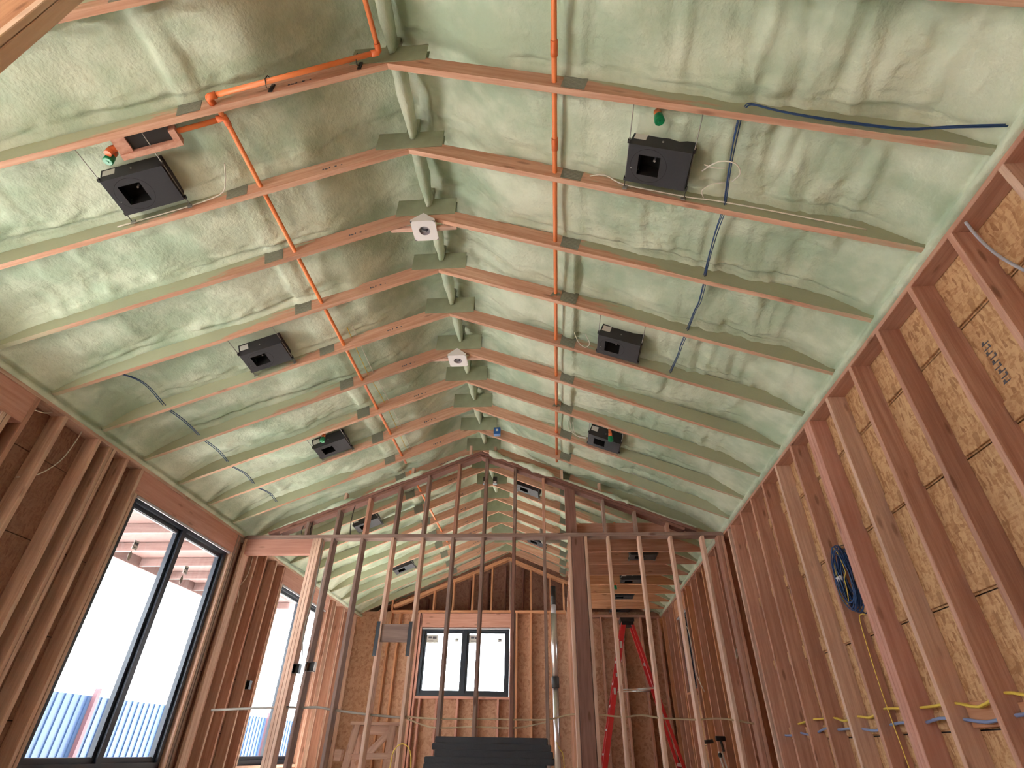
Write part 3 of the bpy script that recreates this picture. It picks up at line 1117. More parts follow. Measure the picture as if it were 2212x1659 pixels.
PL = -2.045
off = 0.05
path = [rf(-1.06, -1.0, 0.0), rf(-1.055, 1.52, 0.0)]
t = thing('sprinkler_pipe', (PL, 1.0, zb(PL, 0.07)), 'orange sprinkler pipe with elbows, down the slope and on along the left side', 'pipe')
b = MB().tube([(-1.075, -1.0, 4.33), (-1.04, 1.50, 4.33)], 0.0165, 12)
b.tube([(-1.04, 1.55, 4.33), (-2.03, 1.565, zb(-2.03, 0.03))], 0.0165, 12)
b.tube([(-2.06, 1.56, zb(-2.06, 0.03)), (-2.06, 1.60, zb(-2.06, 0.05)), (-2.05, 1.70, zb(-2.05, 0.06))], 0.0165, 12)
b.tube([rf(PL, 1.70, 0.06), rf(PL, 6.72, 0.06)], 0.0165, 12)
b.tube([rf(PL, 1.72, 0.06), rf(-2.70, 1.73, 0.06)], 0.0165, 12)
b.tube([rf(PL, 7.0, 0.06), rf(PL, 10.6, 0.06)], 0.0165, 12)
o = b.build('pipe', 'pipe'); o.parent = t; o.location = -t.location
for p, d1, d2 in (((-1.04, 1.55, 4.33), (0, -1, 0), (-1, 0, -0.41)), ((-2.06, 1.565, zb(-2.06, 0.03)), (1, 0, 0.41), (0, 1, 0.2)), (rf(PL, 1.715, 0.06), (0, 1, 0), (-1, 0, -0.41)), (rf(-2.705, 1.73, 0.06), (1, 0, 0.41), (0, 0, -1))):
    b = MB()
    p, d1, d2 = Vector(p), Vector(d1).normalized(), Vector(d2).normalized()
    b.tube([p + d1 * 0.05, p + d1 * 0.012, p + d2 * 0.012, p + d2 * 0.05], 0.0215, 12)
    o = b.build('elbow', 'pipej'); o.parent = t; o.location = -t.location
for x in (-1.18, -1.72):
    b = MB()
    z = zb(x, 0.04)
    b.tube([(x, 1.60, z + 0.08), (x, 1.545, z + 0.03), (x, 1.54, z - 0.02), (x, 1.58, z - 0.05), (x, 1.618, z + 0.02)], 0.003, 6)
    b.box(x - 0.012, x + 0.012, 1.612, 1.618, z - 0.03, z + 0.06)
    o = b.build('pipe_hanger', 'iron'); o.parent = t; o.location = -t.location

# far room pipe stubs
t = thing('sprinkler_pipe', (0.9, 8.4, 3.7), 'short orange pipe slanting in the gable over the right back room', 'pipe')
b = MB().tube([(0.98, 8.3, 3.62), (0.93, 8.7, 3.40)], 0.018, 10)
fit(b, (0.93, 8.7, 3.40), (0, 1, -0.5), 0.023, 0.06)
o = b.build('pipe', 'pipe'); o.parent = t; o.location = -t.location


def green_head(x, y, drop, label, pipe=None):
    z = zb(x, 0.06)
    t = thing('sprinkler', (x, y, z), label, 'sprinkler', 'green capped sprinkler heads')
    if pipe:
        b = MB().tube([(0, 0, 0.05), (0, 0, -drop + 0.06)], 0.017, 10)
        b.tube([(0, 0, -drop + 0.10), (0, 0, -drop + 0.055)], 0.022, 10)
        b.build('drop_pipe', 'pipej', t)
    b = MB().tube([(0, 0, -drop + 0.06), (0, 0, -drop + 0.05), (0, 0, -drop), (0, 0, -drop - 0.004)], [0.018, 0.027, 0.030, 0.026], 14)
    b.build('cap', 'green', t)
    b = MB().tube([(0, 0, -drop - 0.004), (0, 0, -drop - 0.009)], [0.010, 0.008], 8)
    b.build('nozzle', 'green', t)
    return t


green_head(0.685, 1.73, 0.06, 'green capped sprinkler head above the largest black light box at right', True)
green_head(-2.725, 1.77, 0.06, 'green capped sprinkler head beside the nearest light box at left', True)
green_head(0.70, 5.50, 0.10, 'green capped sprinkler head in front of the third right light box', True)
green_head(-2.70, 5.42, 0.08, 'green capped sprinkler head in front of the third left light box', True)
green_head(1.05, 9.605, 0.06, 'green capped sprinkler head between the flat joists of the back room', True).location.z = 3.0

# timber block beside the left pipe elbow
t = thing('pipe_block', (-2.46, 1.745, zb(-2.46)), 'reddish blocking with a dark notch beside the left elbow pipe', 'block')
a = math.atan(SL)
b = MB()
mt_ = Matrix.Translation((0, 0, 0)) @ Matrix.Rotation(-a, 4, 'Y')
b.box(-0.20, 0.17, 0.01, 0.045, -0.004, 0.08, mt_)
b.box(-0.20, -0.12, -0.085, 0.01, 0.01, 0.06, mt_)
b.box(0.13, 0.17, -0.06, 0.01, 0.0, 0.07, mt_)
b.build('blocking', 'stud', t)
MB().box(-0.12, 0.13, -0.075, 0.008, 0.03, 0.09, mt_).build('notch_shade_fill', 'iron', t)  # solid dark fill stands in for the shade inside the notch


# ------------------------------------------------------------------ recessed light boxes hung between the trusses
def make_light_box(w=0.385, d=0.26, h=0.135, ax=-0.055, cap=False):
    t = bpy.data.objects.new('light_box', None)
    COL.objects.link(t)
    # bottom plate with a square aperture at x = ax
    s = 0.068
    x0, x1, y0_, y1_ = -w / 2, w / 2, -d / 2, d / 2
    b = MB()
    th = 0.003
    b.box(x0, ax - s, y0_, y1_, 0, th)
    b.box(ax + s, x1, y0_, y1_, 0, th)
    b.box(ax - s, ax + s, y0_, -s, 0, th)
    b.box(ax - s, ax + s, s, y1_, 0, th)
    b.box(x0, x1, y0_, y0_ + th, th, h)
    b.box(x0, x1, y1_ - th, y1_, th, h)
    b.box(x0, x0 + th, y0_ + th, y1_ - th, th, h)
    b.box(x1 - th, x1, y0_ + th, y1_ - th, th, h)
    b.box(x0, x1, y0_, y1_, h, h + th)
    b.build('housing', 'black', t)
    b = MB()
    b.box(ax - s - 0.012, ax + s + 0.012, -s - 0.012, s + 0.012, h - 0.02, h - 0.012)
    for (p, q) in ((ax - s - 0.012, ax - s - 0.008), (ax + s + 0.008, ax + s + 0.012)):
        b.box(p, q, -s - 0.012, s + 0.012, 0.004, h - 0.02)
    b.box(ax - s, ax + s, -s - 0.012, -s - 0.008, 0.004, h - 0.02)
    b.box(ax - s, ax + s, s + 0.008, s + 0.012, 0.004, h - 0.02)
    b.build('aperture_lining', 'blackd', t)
    # round knock-out ring scored round the aperture
    b = MB()
    n_ = 40
    ri, ro = 0.112, 0.1145
    vs = []
    for k in range(n_):
        an = 2 * math.pi * k / n_
        for r_ in (ri, ro):
            vs.append((ax + r_ * math.cos(an), r_ * math.sin(an), -0.0012))
    fs = [(2 * k, 2 * ((k + 1) % n_), 2 * ((k + 1) % n_) + 1, 2 * k + 1) for k in range(n_)]
    vs2 = [(v[0], v[1], 0.0) for v in vs]
    b.add(vs, fs)
    b.build('knockout_ring', 'blackd', t)
    # connector hanging in the aperture
    b = MB().tube([(ax + 0.02, 0.0, 0.10), (ax + 0.022, -0.01, 0.05), (ax + 0.03, -0.02, 0.03)], 0.006, 8)
    b.build('socket_lead', 'greyc', t)
    # labels and screws
    MB().box(x0 + 0.012, x0 + 0.088, y0_ - 0.0012, y0_ - 0.0002, h * 0.45, h * 0.90).build('label_sticker', 'sticker', t)
    b = MB().tube([(0.0, y0_ - 0.006, h * 0.5), (0.0, y0_ + 0.001, h * 0.5)], 0.006, 8)
    b.tube([(x0 + 0.03, 0.03, -0.003), (x0 + 0.03, 0.03, 0.001)], 0.004, 8)
    b.build('screws', 'wire', t)
    for sx in (-1, 1):
        hb = MB().tube([(sx * (w / 2 + 0.006), -0.36, 0.03), (sx * (w / 2 + 0.006), 0.195, 0.03)], 0.0035, 6)
        hb.build('hanger_bar', 'wire', t)
        for sy in (-1, 1):
            f_ = MB().box(sx * (w / 2) - (0.0 if sx > 0 else 0.014), sx * (w / 2) + (0.014 if sx > 0 else 0.0), sy * (d / 2) - 0.01, sy * (d / 2) + 0.01, 0.015, 0.045)
            f_.build('bar_clip', 'iron', t)
        f_ = MB().box(sx * (w / 2) - 0.012, sx * (w / 2) + 0.016, 0.190, 0.201, 0.008, 0.04)
        f_.build('bar_foot', 'wire', t)
    return t


lb = make_light_box()
a = math.atan(SL)
first = [True]


def place_box(x, y, side, label, off=0.0, z=None):
    o = lb if first[0] else copy_tree(lb)
    first[0] = False
    o.location = (x, y, zb(x, off) if z is None else z)
    o.rotation_euler = (0, a if side > 0 else (-a if side < 0 else 0), 0)
    tag(o, label, 'light box', 'black recessed light boxes')
    return o


place_box(0.712, 2.025, 1, 'black recessed light box with square hole at right, nearest the camera')
place_box(-2.66, 2.01, -1, 'black recessed light box at left, nearest the camera, below a green cap')
place_box(0.64, 3.88, 1, 'charcoal light box in the middle of the right slope, second from the camera')
place_box(-2.66, 3.84, -1, 'charcoal light box in the middle of the left slope, second from the camera')
place_box(0.635, 5.70, 1, 'light box of the right slope nearest the partition')
place_box(-2.665, 5.67, -1, 'light box of the left slope nearest the partition')
place_box(-2.92, 8.06, -1, 'light box on the left slope just beyond the partition')
place_box(-2.92, 10.5, -1, 'light box on the left slope far beyond the partition')
place_box(-0.39, 8.03, 1, 'light box right of the ridge beyond the partition')
place_box(1.34, 8.13, 0, 'light box between the first flat joists of the back room', z=3.03)
place_box(1.33, 9.5, 0, 'light box in the middle of the flat back room joists', z=3.03)
place_box(1.28, 10.62, 0, 'light box between the flat joists above the ladder', z=3.03)
place_box(1.34, 11.75, 0, 'light box between the last flat joists at the far wall', z=3.03)
place_box(-0.33, 10.55, 1, 'light box high on the right slope near the far gable')


# white fixture boxes straddling the ridge
def make_ridge_box():
    t = bpy.data.objects.new('ridge_fixture_box', None)
    COL.objects.link(t)
    w = 0.103
    zlo, zs, zt = 0.0, 0.022, 0.105
    poly = [(-w, zlo), (w, zlo), (w, zs), (0, zt), (-w, zs)]
    b = MB()
    n_ = 28
    r_ = 0.046
    # floor plate with round hole
    vs, fs = [], []
    for k in range(n_):
        an = 2 * math.pi * k / n_
        c_, s_ = math.cos(an), math.sin(an)
        q = w / max(abs(c_), abs(s_))
        vs.append((r_ * c_, r_ * s_, zlo))
        vs.append((q * c_, q * s_, zlo))
    for k in range(n_):
        j = (k + 1) % n_
        fs.append((2 * k, 2 * j, 2 * j + 1, 2 * k + 1))
    b.add(vs, fs)
    b.add([(p[0], -w, p[1]) for p in poly], [(0, 1, 2, 3, 4)])
    b.add([(p[0], w, p[1]) for p in poly], [(4, 3, 2, 1, 0)])
    b.add([(-w, -w, zlo), (-w, w, zlo), (-w, w, zs), (-w, -w, zs)], [(3, 2, 1, 0)])
    b.add([(w, -w, zlo), (w, w, zlo), (w, w, zs), (w, -w, zs)], [(0, 1, 2, 3)])
    b.add([(-w, -w, zs), (-w, w, zs), (0, w, zt), (0, -w, zt)], [(3, 2, 1, 0)])
    b.add([(w, -w, zs), (w, w, zs), (0, w, zt), (0, -w, zt)], [(0, 1, 2, 3)])
    b.build('box_shell', 'white', t)
    c = MB().tube([(0, 0, 0.001), (0, 0, 0.05)], r_ + 0.001, 28, cap=False)
    c.add([(r_ * 1.02 * math.cos(2 * math.pi * k / 20), r_ * 1.02 * math.sin(2 * math.pi * k / 20), 0.028) for k in range(20)], [tuple(range(20))])
    c.build('cup', 'tape', t)
    d = MB().tube([(-0.03, -0.004, 0.02), (0.0, 0.006, 0.012), (0.028, 0.0, 0.02)], 0.004, 8)
    d.sphere((0.012, 0.008, 0.016), 0.011, 10)
    d.build('wire_lead', 'ink', t)
    return t


rb = make_ridge_box()
for k, y in enumerate((2.905, 4.725)):
    o = rb if k == 0 else copy_tree(rb)
    o.location = (XC - 0.005, y, 4.215)
    tag(o, 'white house-shaped fixture box at the ridge, %s the camera' % ('nearer', 'farther from')[k].replace('nearer', 'nearer to'), 'fixture box', 'white ridge boxes')
    c = member('collar_block', (-1.30, y - 0.0, 4.25), (-1.112, y, 4.25), 0.038, 0.038, 'studp')
    tag(c, 'flat pale block left of the %s white ridge box' % ('nearer', 'farther')[k], 'block')
    c = member('collar_block', (-0.905, y, 4.25), (-0.74, y, 4.25), 0.038, 0.038, 'studp')
    tag(c, 'flat pale block right of the %s white ridge box' % ('nearer', 'farther')[k], 'block')

# blue junction box by the partition peak
t = thing('junction_box', (-0.72, 6.36, zb(-0.72, 0.0)), 'small blue plastic junction box near the partition peak', 'junction box')
b = MB()
b.box(-0.045, 0.045, -0.03, -0.026, -0.03, 0.07)
for q in ((-0.045, -0.041, -0.03, 0.07), (0.041, 0.045, -0.03, 0.07)):
    b.box(q[0], q[1], -0.026, 0.045, q[2], q[3])
b.box(-0.041, 0.041, -0.026, 0.045, 0.066, 0.07)
b.box(-0.041, 0.041, -0.026, 0.045, -0.03, -0.026)
b.build('box', 'bluebox', t)
MB().box(-0.016, 0.016, -0.0315, -0.0302, 0.012, 0.045).build('label_sticker', 'sticker', t)

# black twin lamps under the far ridge
t = thing('ridge_lamp', (XC, 7.95, 4.28), 'pair of small black lamps hanging below the ridge beyond the partition', 'lamp')
for x in (-0.06, 0.10):
    b = MB().box(x - 0.032, x + 0.032, -0.03, 0.03, -0.12, 0.0)
    h_ = b.build('lamp_housing', 'iron', t)
    MB().box(x - 0.024, x + 0.024, -0.0318, -0.0302, -0.116, -0.08).build('lamp_face', 'white', h_)

# ------------------------------------------------------------------ cables
def cable(name, pts, r, mat, label, cat='cable', n=6, smooth=3, group=None, many=1, spread=0.006):
    P = [Vector(p) for p in pts]
    if smooth:
        out = []
        for i in range(len(P) - 1):
            p0 = P[max(0, i - 1)]
            p1, p2 = P[i], P[i + 1]
            p3 = P[min(len(P) - 1, i + 2)]
            for q in range(smooth):
                t_ = q / smooth
                out.append(0.5 * ((2 * p1) + (p2 - p0) * t_ + (2 * p0 - 5 * p1 + 4 * p2 - p3) * t_ ** 2 + (3 * p1 - p0 - 3 * p2 + p3) * t_ ** 3))
        out.append(P[-1])
        P = out
    b = MB()
    for k in range(many):
        an = 2 * math.pi * k / max(1, many)
        ofs = [Vector((math.cos(an), math.cos(an) * 0.3, math.sin(an))) * spread * (0.6 + 0.8 * (0.5 + 0.5 * math.sin(j * 0.6 + k * 2.1))) if many > 1 else Vector() for j in range(len(P))]
        b.tube([p + o_ for p, o_ in zip(P, ofs)], r, n)
    o = b.build(name, mat)
    return tag(o, label, cat, group)


cable('data_cable', [rf(1.10, 1.60, 0.03), rf(1.13, 1.585, 0.045), rf(1.25, 1.59, 0.02), rf(1.42, 1.60, 0.02), rf(1.64, 1.60, 0.02), rf(1.81, 1.59, 0.015), rf(1.92, 1.57, 0.02), rf(2.05, 1.54, 0.02), rf(2.16, 1.515, 0.02)],
      0.0032, 'bluec', 'bundle of dark blue cables running along the nearest right truss to the eave', many=4, spread=0.008)
segs = [([(1.095, 1.66), (1.10, 1.80), (1.115, 1.95), (1.15, 2.225)], 'bay of the nearest light box'),
        ([(1.155, 2.27), (1.145, 2.45), (1.15, 2.65), (1.16, 2.84)], 'second bay from the camera'),
        ([(1.17, 2.88), (1.175, 3.1), (1.165, 3.2), (1.155, 3.45)], 'third bay from the camera'),
        ([(1.155, 3.49), (1.14, 3.65), (1.14, 3.8), (1.12, 4.06)], 'bay of the second light box')]
for pts, w_ in segs:
    cable('data_cable', [rf(x, y, 0.05) for x, y in pts], 0.0032, 'bluec', 'dark blue cables hanging on the right slope, ' + w_, many=3, spread=0.009, group='blue cables of the right slope')
segs = [([(-3.72, 3.50), (-3.66, 3.62), (-3.64, 3.78), (-3.665, 4.06)], 'nearest bay, over the left studs', 2),
        ([(-3.67, 4.12), (-3.655, 4.35), (-3.66, 4.64)], 'second bay from the left front', 2),
        ([(-3.66, 4.76), (-3.65, 5.0), (-3.67, 5.25)], 'third bay from the left front', 2),
        ([(-3.68, 5.36), (-3.64, 5.6), (-3.66, 5.86)], 'fourth bay from the left front', 2),
        ([(-3.66, 6.0), (-3.62, 6.2), (-3.64, 6.46)], 'bay next to the partition', 2)]
for pts, w_, c_ in segs:
    cable('data_cable', [rf(x, y, 0.05) for x, y in pts], 0.004, 'bluec', 'thin blue cables on the left slope, ' + w_, many=c_, spread=0.012, group='blue cables of the left slope')
# white cables at the light boxes
cable('white_cable', [rf(0.98, 2.03, 0.06), rf(1.04, 1.93, 0.02), rf(1.12, 1.91, 0.0), rf(1.17, 1.98, 0.02), rf(1.15, 2.06, 0.05)], 0.004, 'whitec', 'white cable looping right of the largest light box')
cable('white_cable', [rf(0.98, 1.98, 0.05), rf(1.03, 1.985, 0.04), rf(1.09, 1.975, 0.04)], 0.004, 'whitec', 'short straight end of white cable right of the largest light box')
cable('white_cable', [rf(0.32, 2.215, 0.07), rf(0.42, 2.20, 0.09), rf(0.52, 2.215, 0.05), rf(0.7, 2.215, 0.04), rf(0.95, 2.215, 0.04), rf(1.1, 2.21, 0.05), rf(1.5, 2.215, 0.06), rf(1.9, 2.215, 0.05)], 0.0045, 'whitec',
      'white cable running along the truss behind the largest light box')
cable('white_cable', [rf(1.02, 2.20, 0.04), rf(1.0, 2.15, 0.04), rf(1.05, 2.10, 0.05), rf(1.12, 2.08, 0.06)], 0.003, 'whitec', 'thin white loop under the truss right of the largest light box')
cable('white_cable', [rf(-2.20, 2.02, 0.10), rf(-2.24, 2.14, 0.06), rf(-2.3, 2.20, 0.05), rf(-2.5, 2.215, 0.04), rf(-2.8, 2.215, 0.035), rf(-2.95, 2.215, 0.03)], 0.0045, 'whitec', 'white cable curling below the nearest left light box')
cable('white_cable', [rf(0.26, 3.93, 0.10), rf(0.30, 4.02, 0.07), rf(0.36, 4.045, 0.05), rf(0.40, 3.98, 0.06), rf(0.36, 3.90, 0.09)], 0.004, 'whitec', 'white cable coil left of the second right light box')
for q in range(3):
    cable('white_cable', [rf(0.22 + 0.03 * q, 5.62, 0.12), rf(0.24 + 0.03 * q, 5.76, 0.08), rf(0.34, 5.80 + 0.02 * q, 0.05 + 0.01 * q), rf(0.44, 5.76 + 0.02 * q, 0.05)], 0.004, 'whitec', '%s white cable curling left of the third right light box' % ('leftmost', 'middle', 'rightmost')[q], group='white cables by the third box')
for q, (x0_, x1_, mt_) in enumerate(((-1.98, -1.985, 'yellow'), (-1.93, -1.93, 'whitec'))):
    cable('thin_cable', [rf(x0_, 3.9, 0.13), rf(x1_, 4.6, 0.10), rf(x0_ + 0.01, 5.4, 0.12), rf(x1_, 6.6, 0.11)], 0.004, mt_, '%s cable running beside the left orange pipe' % ('yellow', 'white')[q])
cable('white_cable', [(XL - 0.06, 3.95, 2.95), (XL - 0.05, 3.93, 2.80), (XL - 0.06, 3.90, 2.62), (XL - 0.08, 3.80, 2.45), (XL - 0.1, 3.66, 2.36)], 0.005, 'whitec', 'pale cable curving down the left wall between studs')
cable('white_cable', [(XL - 0.05, 3.42, 2.86), (XL - 0.04, 3.52, 2.88), (XL - 0.05, 3.60, 2.93)], 0.005, 'whitec', 'short pale cable at the top of the left wall by the nearest header')

# right wall cables and tubes through the studs
yy = [0.9, 1.26, 1.67, 2.08, 2.485, 2.885, 3.29, 3.70, 4.105, 4.50, 4.915, 5.33, 5.735, 6.14]
pts = []
for i, y in enumerate(yy):
    pts.append((2.262, y, 0.88 + 0.012 * math.sin(i * 2.3)))
    if i < len(yy) - 1:
        pts.append((2.255, (y + yy[i + 1]) / 2, 0.875 + 0.022 * math.sin(i * 1.7 + 1) - 0.01))
cable('yellow_cable', pts, 0.0075, 'yellow', 'thick yellow cables threaded through the studs low on the right wall', many=2, spread=0.008, n=8)
pts = []
for i, y in enumerate(yy + [6.565, 6.8]):
    pts.append((2.262, y, 0.795 + 0.008 * math.sin(i * 3.1)))
    pts.append((2.258, y + 0.2, 0.795 + 0.022 * math.sin(i * 1.9)))
cable('blue_tube', pts[:-1], 0.009, 'bluex', 'pale blue water tube threaded through the right wall studs below the yellow cables', n=8)
cable('yellow_cable', [(2.20, 4.22, 1.45), (2.22, 4.30, 1.47), (2.225, 4.36, 1.44), (2.225, 4.38, 1.2), (2.22, 4.37, 0.9), (2.22, 4.34, 0.5), (2.22, 4.35, 0.1)], 0.0035, 'yellow', 'thin yellow cable hanging down beside the tripled stud')
cable('yellow_cable', [(2.2, 4.4, 0.52), (2.18, 4.7, 0.545), (2.2, 5.0, 0.53), (2.22, 5.15, 0.45)], 0.005, 'yellow', 'yellow cable arching at the bottom edge of the right wall')
cable('white_cable', [(XR + 0.02, 1.98, 2.93), (XR + 0.04, 1.99, 2.8), (XR + 0.01, 1.93, 2.6), (XR + 0.03, 1.86, 2.35), (XR + 0.04, 1.84, 2.0)], 0.008, 'tape', 'grey conduit running down the right wall near the upper corner')

# coil of blue cable hung between the right wall studs
t = thing('cable_coil', (2.25, 4.32, 1.74), 'coil of dark blue cable with a white tie hanging on the right wall', 'cable coil')
b = MB()
for k in range(20):
    pts = []
    ry, rz = 0.10 + 0.022 * math.sin(k * 2.2), 0.215 + 0.03 * math.cos(k * 1.7)
    for j in range(33):
        an = 2 * math.pi * j / 32
        pts.append((-0.03 + 0.035 * math.sin(k * 1.3) + 0.01 * math.sin(an * 2 + k), ry * math.cos(an) * (1 + 0.04 * math.sin(k)), rz * math.sin(an) * (0.95 + 0.01 * (k % 3)) - 0.008 * (k % 4)))
    b.tube(pts, 0.0042, 6, cap=False)
b.build('loops', 'bluec', t)
b = MB()
pts = []
for j in range(40):
    an = 2 * math.pi * j / 32
    pts.append((-0.06, 0.02 + 0.07 * math.cos(an) + 0.05 * (math.sin(an) < 0), 0.02 + 0.20 * math.sin(an)))
b.tube(pts, 0.0035, 6)
o = b.build('loose_loop', 'yellow', t)
o['label'] = 'loose yellow loop'
MB().tube([(-0.045, 0.105, 0.03), (-0.03, 0.104, 0.0)], 0.03, 10).build('tie', 'white', t)
MB().tube([(-0.04, 0.0, 0.225), (0.02, 0.0, 0.24)], 0.004, 6).build('nail', 'wire', t)

# cables through the partition
zc = 0.955
cable('grey_cable', [(-4.0, 6.97, 0.95), (-3.17, 6.97, 0.99), (-2.955, 6.97, 0.985), (-2.75, 6.97, 0.995), (-2.55, 6.97, 0.97), (-2.13, 6.97, 0.93), (-1.73, 6.97, 0.905)], 0.014, 'greyc', 'thick grey cables threaded through the left partition studs')
cable('tan_cable', [(-1.73, 6.97, 0.92), (-1.5, 6.97, 0.905), (-1.32, 6.97, 0.90), (-0.92, 6.97, 0.905), (-0.51, 6.97, 0.905), (-0.11, 6.97, 0.91), (0.10, 6.97, 0.955), (0.24, 6.97, 0.965)], 0.010, 'tan', 'tan cable threaded through the partition left of the tall post')
cable('tan_cable', [(-1.73, 6.97, 0.91), (-1.5, 6.97, 0.84), (-1.32, 6.97, 0.815), (-0.92, 6.97, 0.83), (-0.51, 6.97, 0.825), (-0.3, 6.97, 0.85), (-0.11, 6.97, 0.89)], 0.009, 'tan', 'lower sagging cable in the partition above the dark board stack')
cable('tan_cable', [(0.45, 6.97, 0.965), (0.72, 6.97, 0.945), (0.92, 6.97, 0.965), (1.12, 6.97, 0.94), (1.3, 6.97, 0.935), (1.52, 6.97, 0.93), (1.72, 6.97, 0.945), (1.92, 6.97, 0.93), (2.12, 6.97, 0.90)], 0.010, 'tan',
      'tan cable threaded through the partition right of the tall post')
for x in (-2.955, -2.50, 1.0):
    pass
cable('switch_cable', [(-3.10, 6.93, 2.94), (-3.07, 6.94, 2.3), (-3.09, 6.93, 1.8), (-3.03, 6.93, 1.47)], 0.008, 'greyc', 'dark cables running down the tripled partition stud to the switch boxes')
cable('switch_cable', [(-2.93, 6.93, 2.94), (-2.99, 6.93, 2.6), (-2.985, 6.93, 2.0), (-2.97, 6.93, 1.45)], 0.008, 'greyc', 'dark cables running down the first partition stud to the switch boxes')
for k, x in enumerate((-3.42, -3.30, -2.75)):
    zt = 4.13 - SL * abs(x - XC)
    cable('dark_cable', [(x, 6.94, zt), (x - 0.01, 6.93, (zt + 2.97) / 2), (x + 0.01, 6.94, 2.99)], 0.006, 'iron', 'dark cable dropping through the left gable studs, %s from the left' % ORD[k], group='dark gable cables')


def switch_box(x, y, z, label, ww=0.055, face='white'):
    t = thing('switch_box', (x, y, z), label, 'switch box', 'black switch boxes')
    b = MB()
    b.box(-ww, ww, 0.0, 0.07, -0.05, -0.046)
    b.box(-ww, ww, 0.0, 0.07, 0.046, 0.05)
    b.box(-ww, -ww + 0.004, 0.0, 0.07, -0.046, 0.046)
    b.box(ww - 0.004, ww, 0.0, 0.07, -0.046, 0.046)
    b.box(-ww, ww, 0.066, 0.07, -0.046, 0.046)
    b.build('box', 'iron', t)
    return t


switch_box(-3.07, YP - 0.01, 1.38, 'black switch box on the left side of the tripled partition stud', 0.04)
t = switch_box(-2.90, YP - 0.02, 1.40, 'black switch box with a white side beside the first partition stud', 0.05)
MB().box(0.052, 0.056, 0.0, 0.06, -0.045, 0.05).build('side_plate', 'white', t)
switch_box(XL + 0.012, 7.97, 1.30, 'grey blue switch box on the left wall seen through the opening', 0.035)
switch_box(-3.28, YF - 0.03, 1.0, 'small dark box low on the orange far wall stud', 0.03)

# ------------------------------------------------------------------ things standing in the house
# stack of dark boards
NB = 15
bt = 0.044
lens = [(-0.97, -0.085), (-0.99, -0.06), (-0.965, -0.045), (-1.04, -0.035), (-1.045, -0.10), (-0.975, -0.04), (-0.94, -0.02), (-0.95, -0.015)]
for k in range(NB):
    z = 0.70 - bt * (k + 1)
    x0_, x1_ = lens[k] if k < len(lens) else (-0.96 + 0.03 * random.random(), -0.03 + 0.03 * random.random())
    yj = 5.0 + (0.012 * random.random())
    d_ = 0.45
    b = MB()
    b.box(0, x1_ - x0_, 0, d_, 0.004, bt - 0.004)
    b.box(0.004, x1_ - x0_ - 0.004, -0.006, d_ + 0.006, 0.010, bt - 0.012)
    b.box(0.004, x1_ - x0_ - 0.004, 0.004, d_ - 0.004, 0, bt - 0.0006)
    o = b.build('dark_board', 'board')
    o.location = (x0_, yj, z)
    tag(o, 'dark grey board in the stack at the bottom edge, %s from the top' % ORD[k], 'board', 'stack of dark boards')
for k, x in enumerate((-0.85, -0.15)):
    o = member('stack_bearer', (x, 5.0, 0.02), (x, 5.45, 0.02), 0.089, 0.038, 'stud')
    tag(o, 'timber bearer under the %s end of the dark board stack' % ('left', 'right')[k], 'bearer', 'bearers under the dark board stack')

# stepladder
t = thing('stepladder', (1.18, 9.6, 0), 'red fibreglass stepladder with black top standing behind the partition', 'stepladder')
TZ = 2.42
for sy, w_ in ((-1, 0.0), (1, 0.0)):
    pass


def leg(p0, p1, w_, h_, nm, mat='red'):
    b = MB()
    b.bar((Vector(p1) - Vector(p0)).length, w_, h_, 0.002)
    o = b.build(nm, mat, t)
    x = (Vector(p1) - Vector(p0)).normalized()
    y = Vector((0, 1, 0)).cross(x).normalized()
    z = x.cross(y)
    mm = Matrix((x, y, z)).transposed().to_4x4()
    mm.translation = Vector(p0)
    o.matrix_local = mm
    return o


# climbing side on the left, bracing side on the right (seen side-on)
for y in (-0.20, 0.20):
    yt = y * 0.55
    leg((-0.64, y * 1.25, 0.0), (-0.05, yt, TZ), 0.075, 0.028, 'climbing_rail')
    leg((0.70, y * 1.25, 0.0), (0.07, yt, TZ - 0.04), 0.045, 0.028, 'rear_rail')
for k in range(7):
    z = 0.30 + 0.305 * k
    x = -0.64 + 0.59 * z / TZ
    yw = 0.25 - 0.14 * z / TZ
    MB().box(x - 0.035, x + 0.045, -yw, yw, z - 0.012, z + 0.012).build('step', 'alu', t)
for z in (0.5, 1.1, 1.8):
    x = 0.70 - 0.63 * z / TZ
    yw = 0.25 - 0.14 * z / TZ
    MB().box(x - 0.012, x + 0.012, -yw, yw, z - 0.02, z + 0.02).build('rear_brace', 'alu', t)
for y in (-0.17, 0.17):
    b = MB().tube([(-0.25, y, 1.42), (0.06, y, 1.43)], 0.009, 8)
    b.tube([(0.06, y, 1.43), (0.33, y, 1.45)], 0.013, 8)
    b.build('spreader', 'alu', t)
b = MB()
b.box(-0.11, 0.11, -0.15, 0.15, TZ - 0.02, TZ + 0.035)
b.box(-0.095, 0.095, -0.135, 0.135, TZ - 0.075, TZ - 0.02)
b.build('top_cap', 'iron', t)
for (z, h_) in ((2.05, 0.10), (1.62, 0.05), (1.40, 0.09)):
    x = -0.64 + 0.59 * z / TZ
    yl = -(0.25 - 0.14 * z / TZ) - 0.017
    b = MB().box(x - 0.018, x + 0.018, yl - 0.0015, yl, z - h_ / 2, z + h_ / 2)
    b.build('sticker', 'sticker', t)

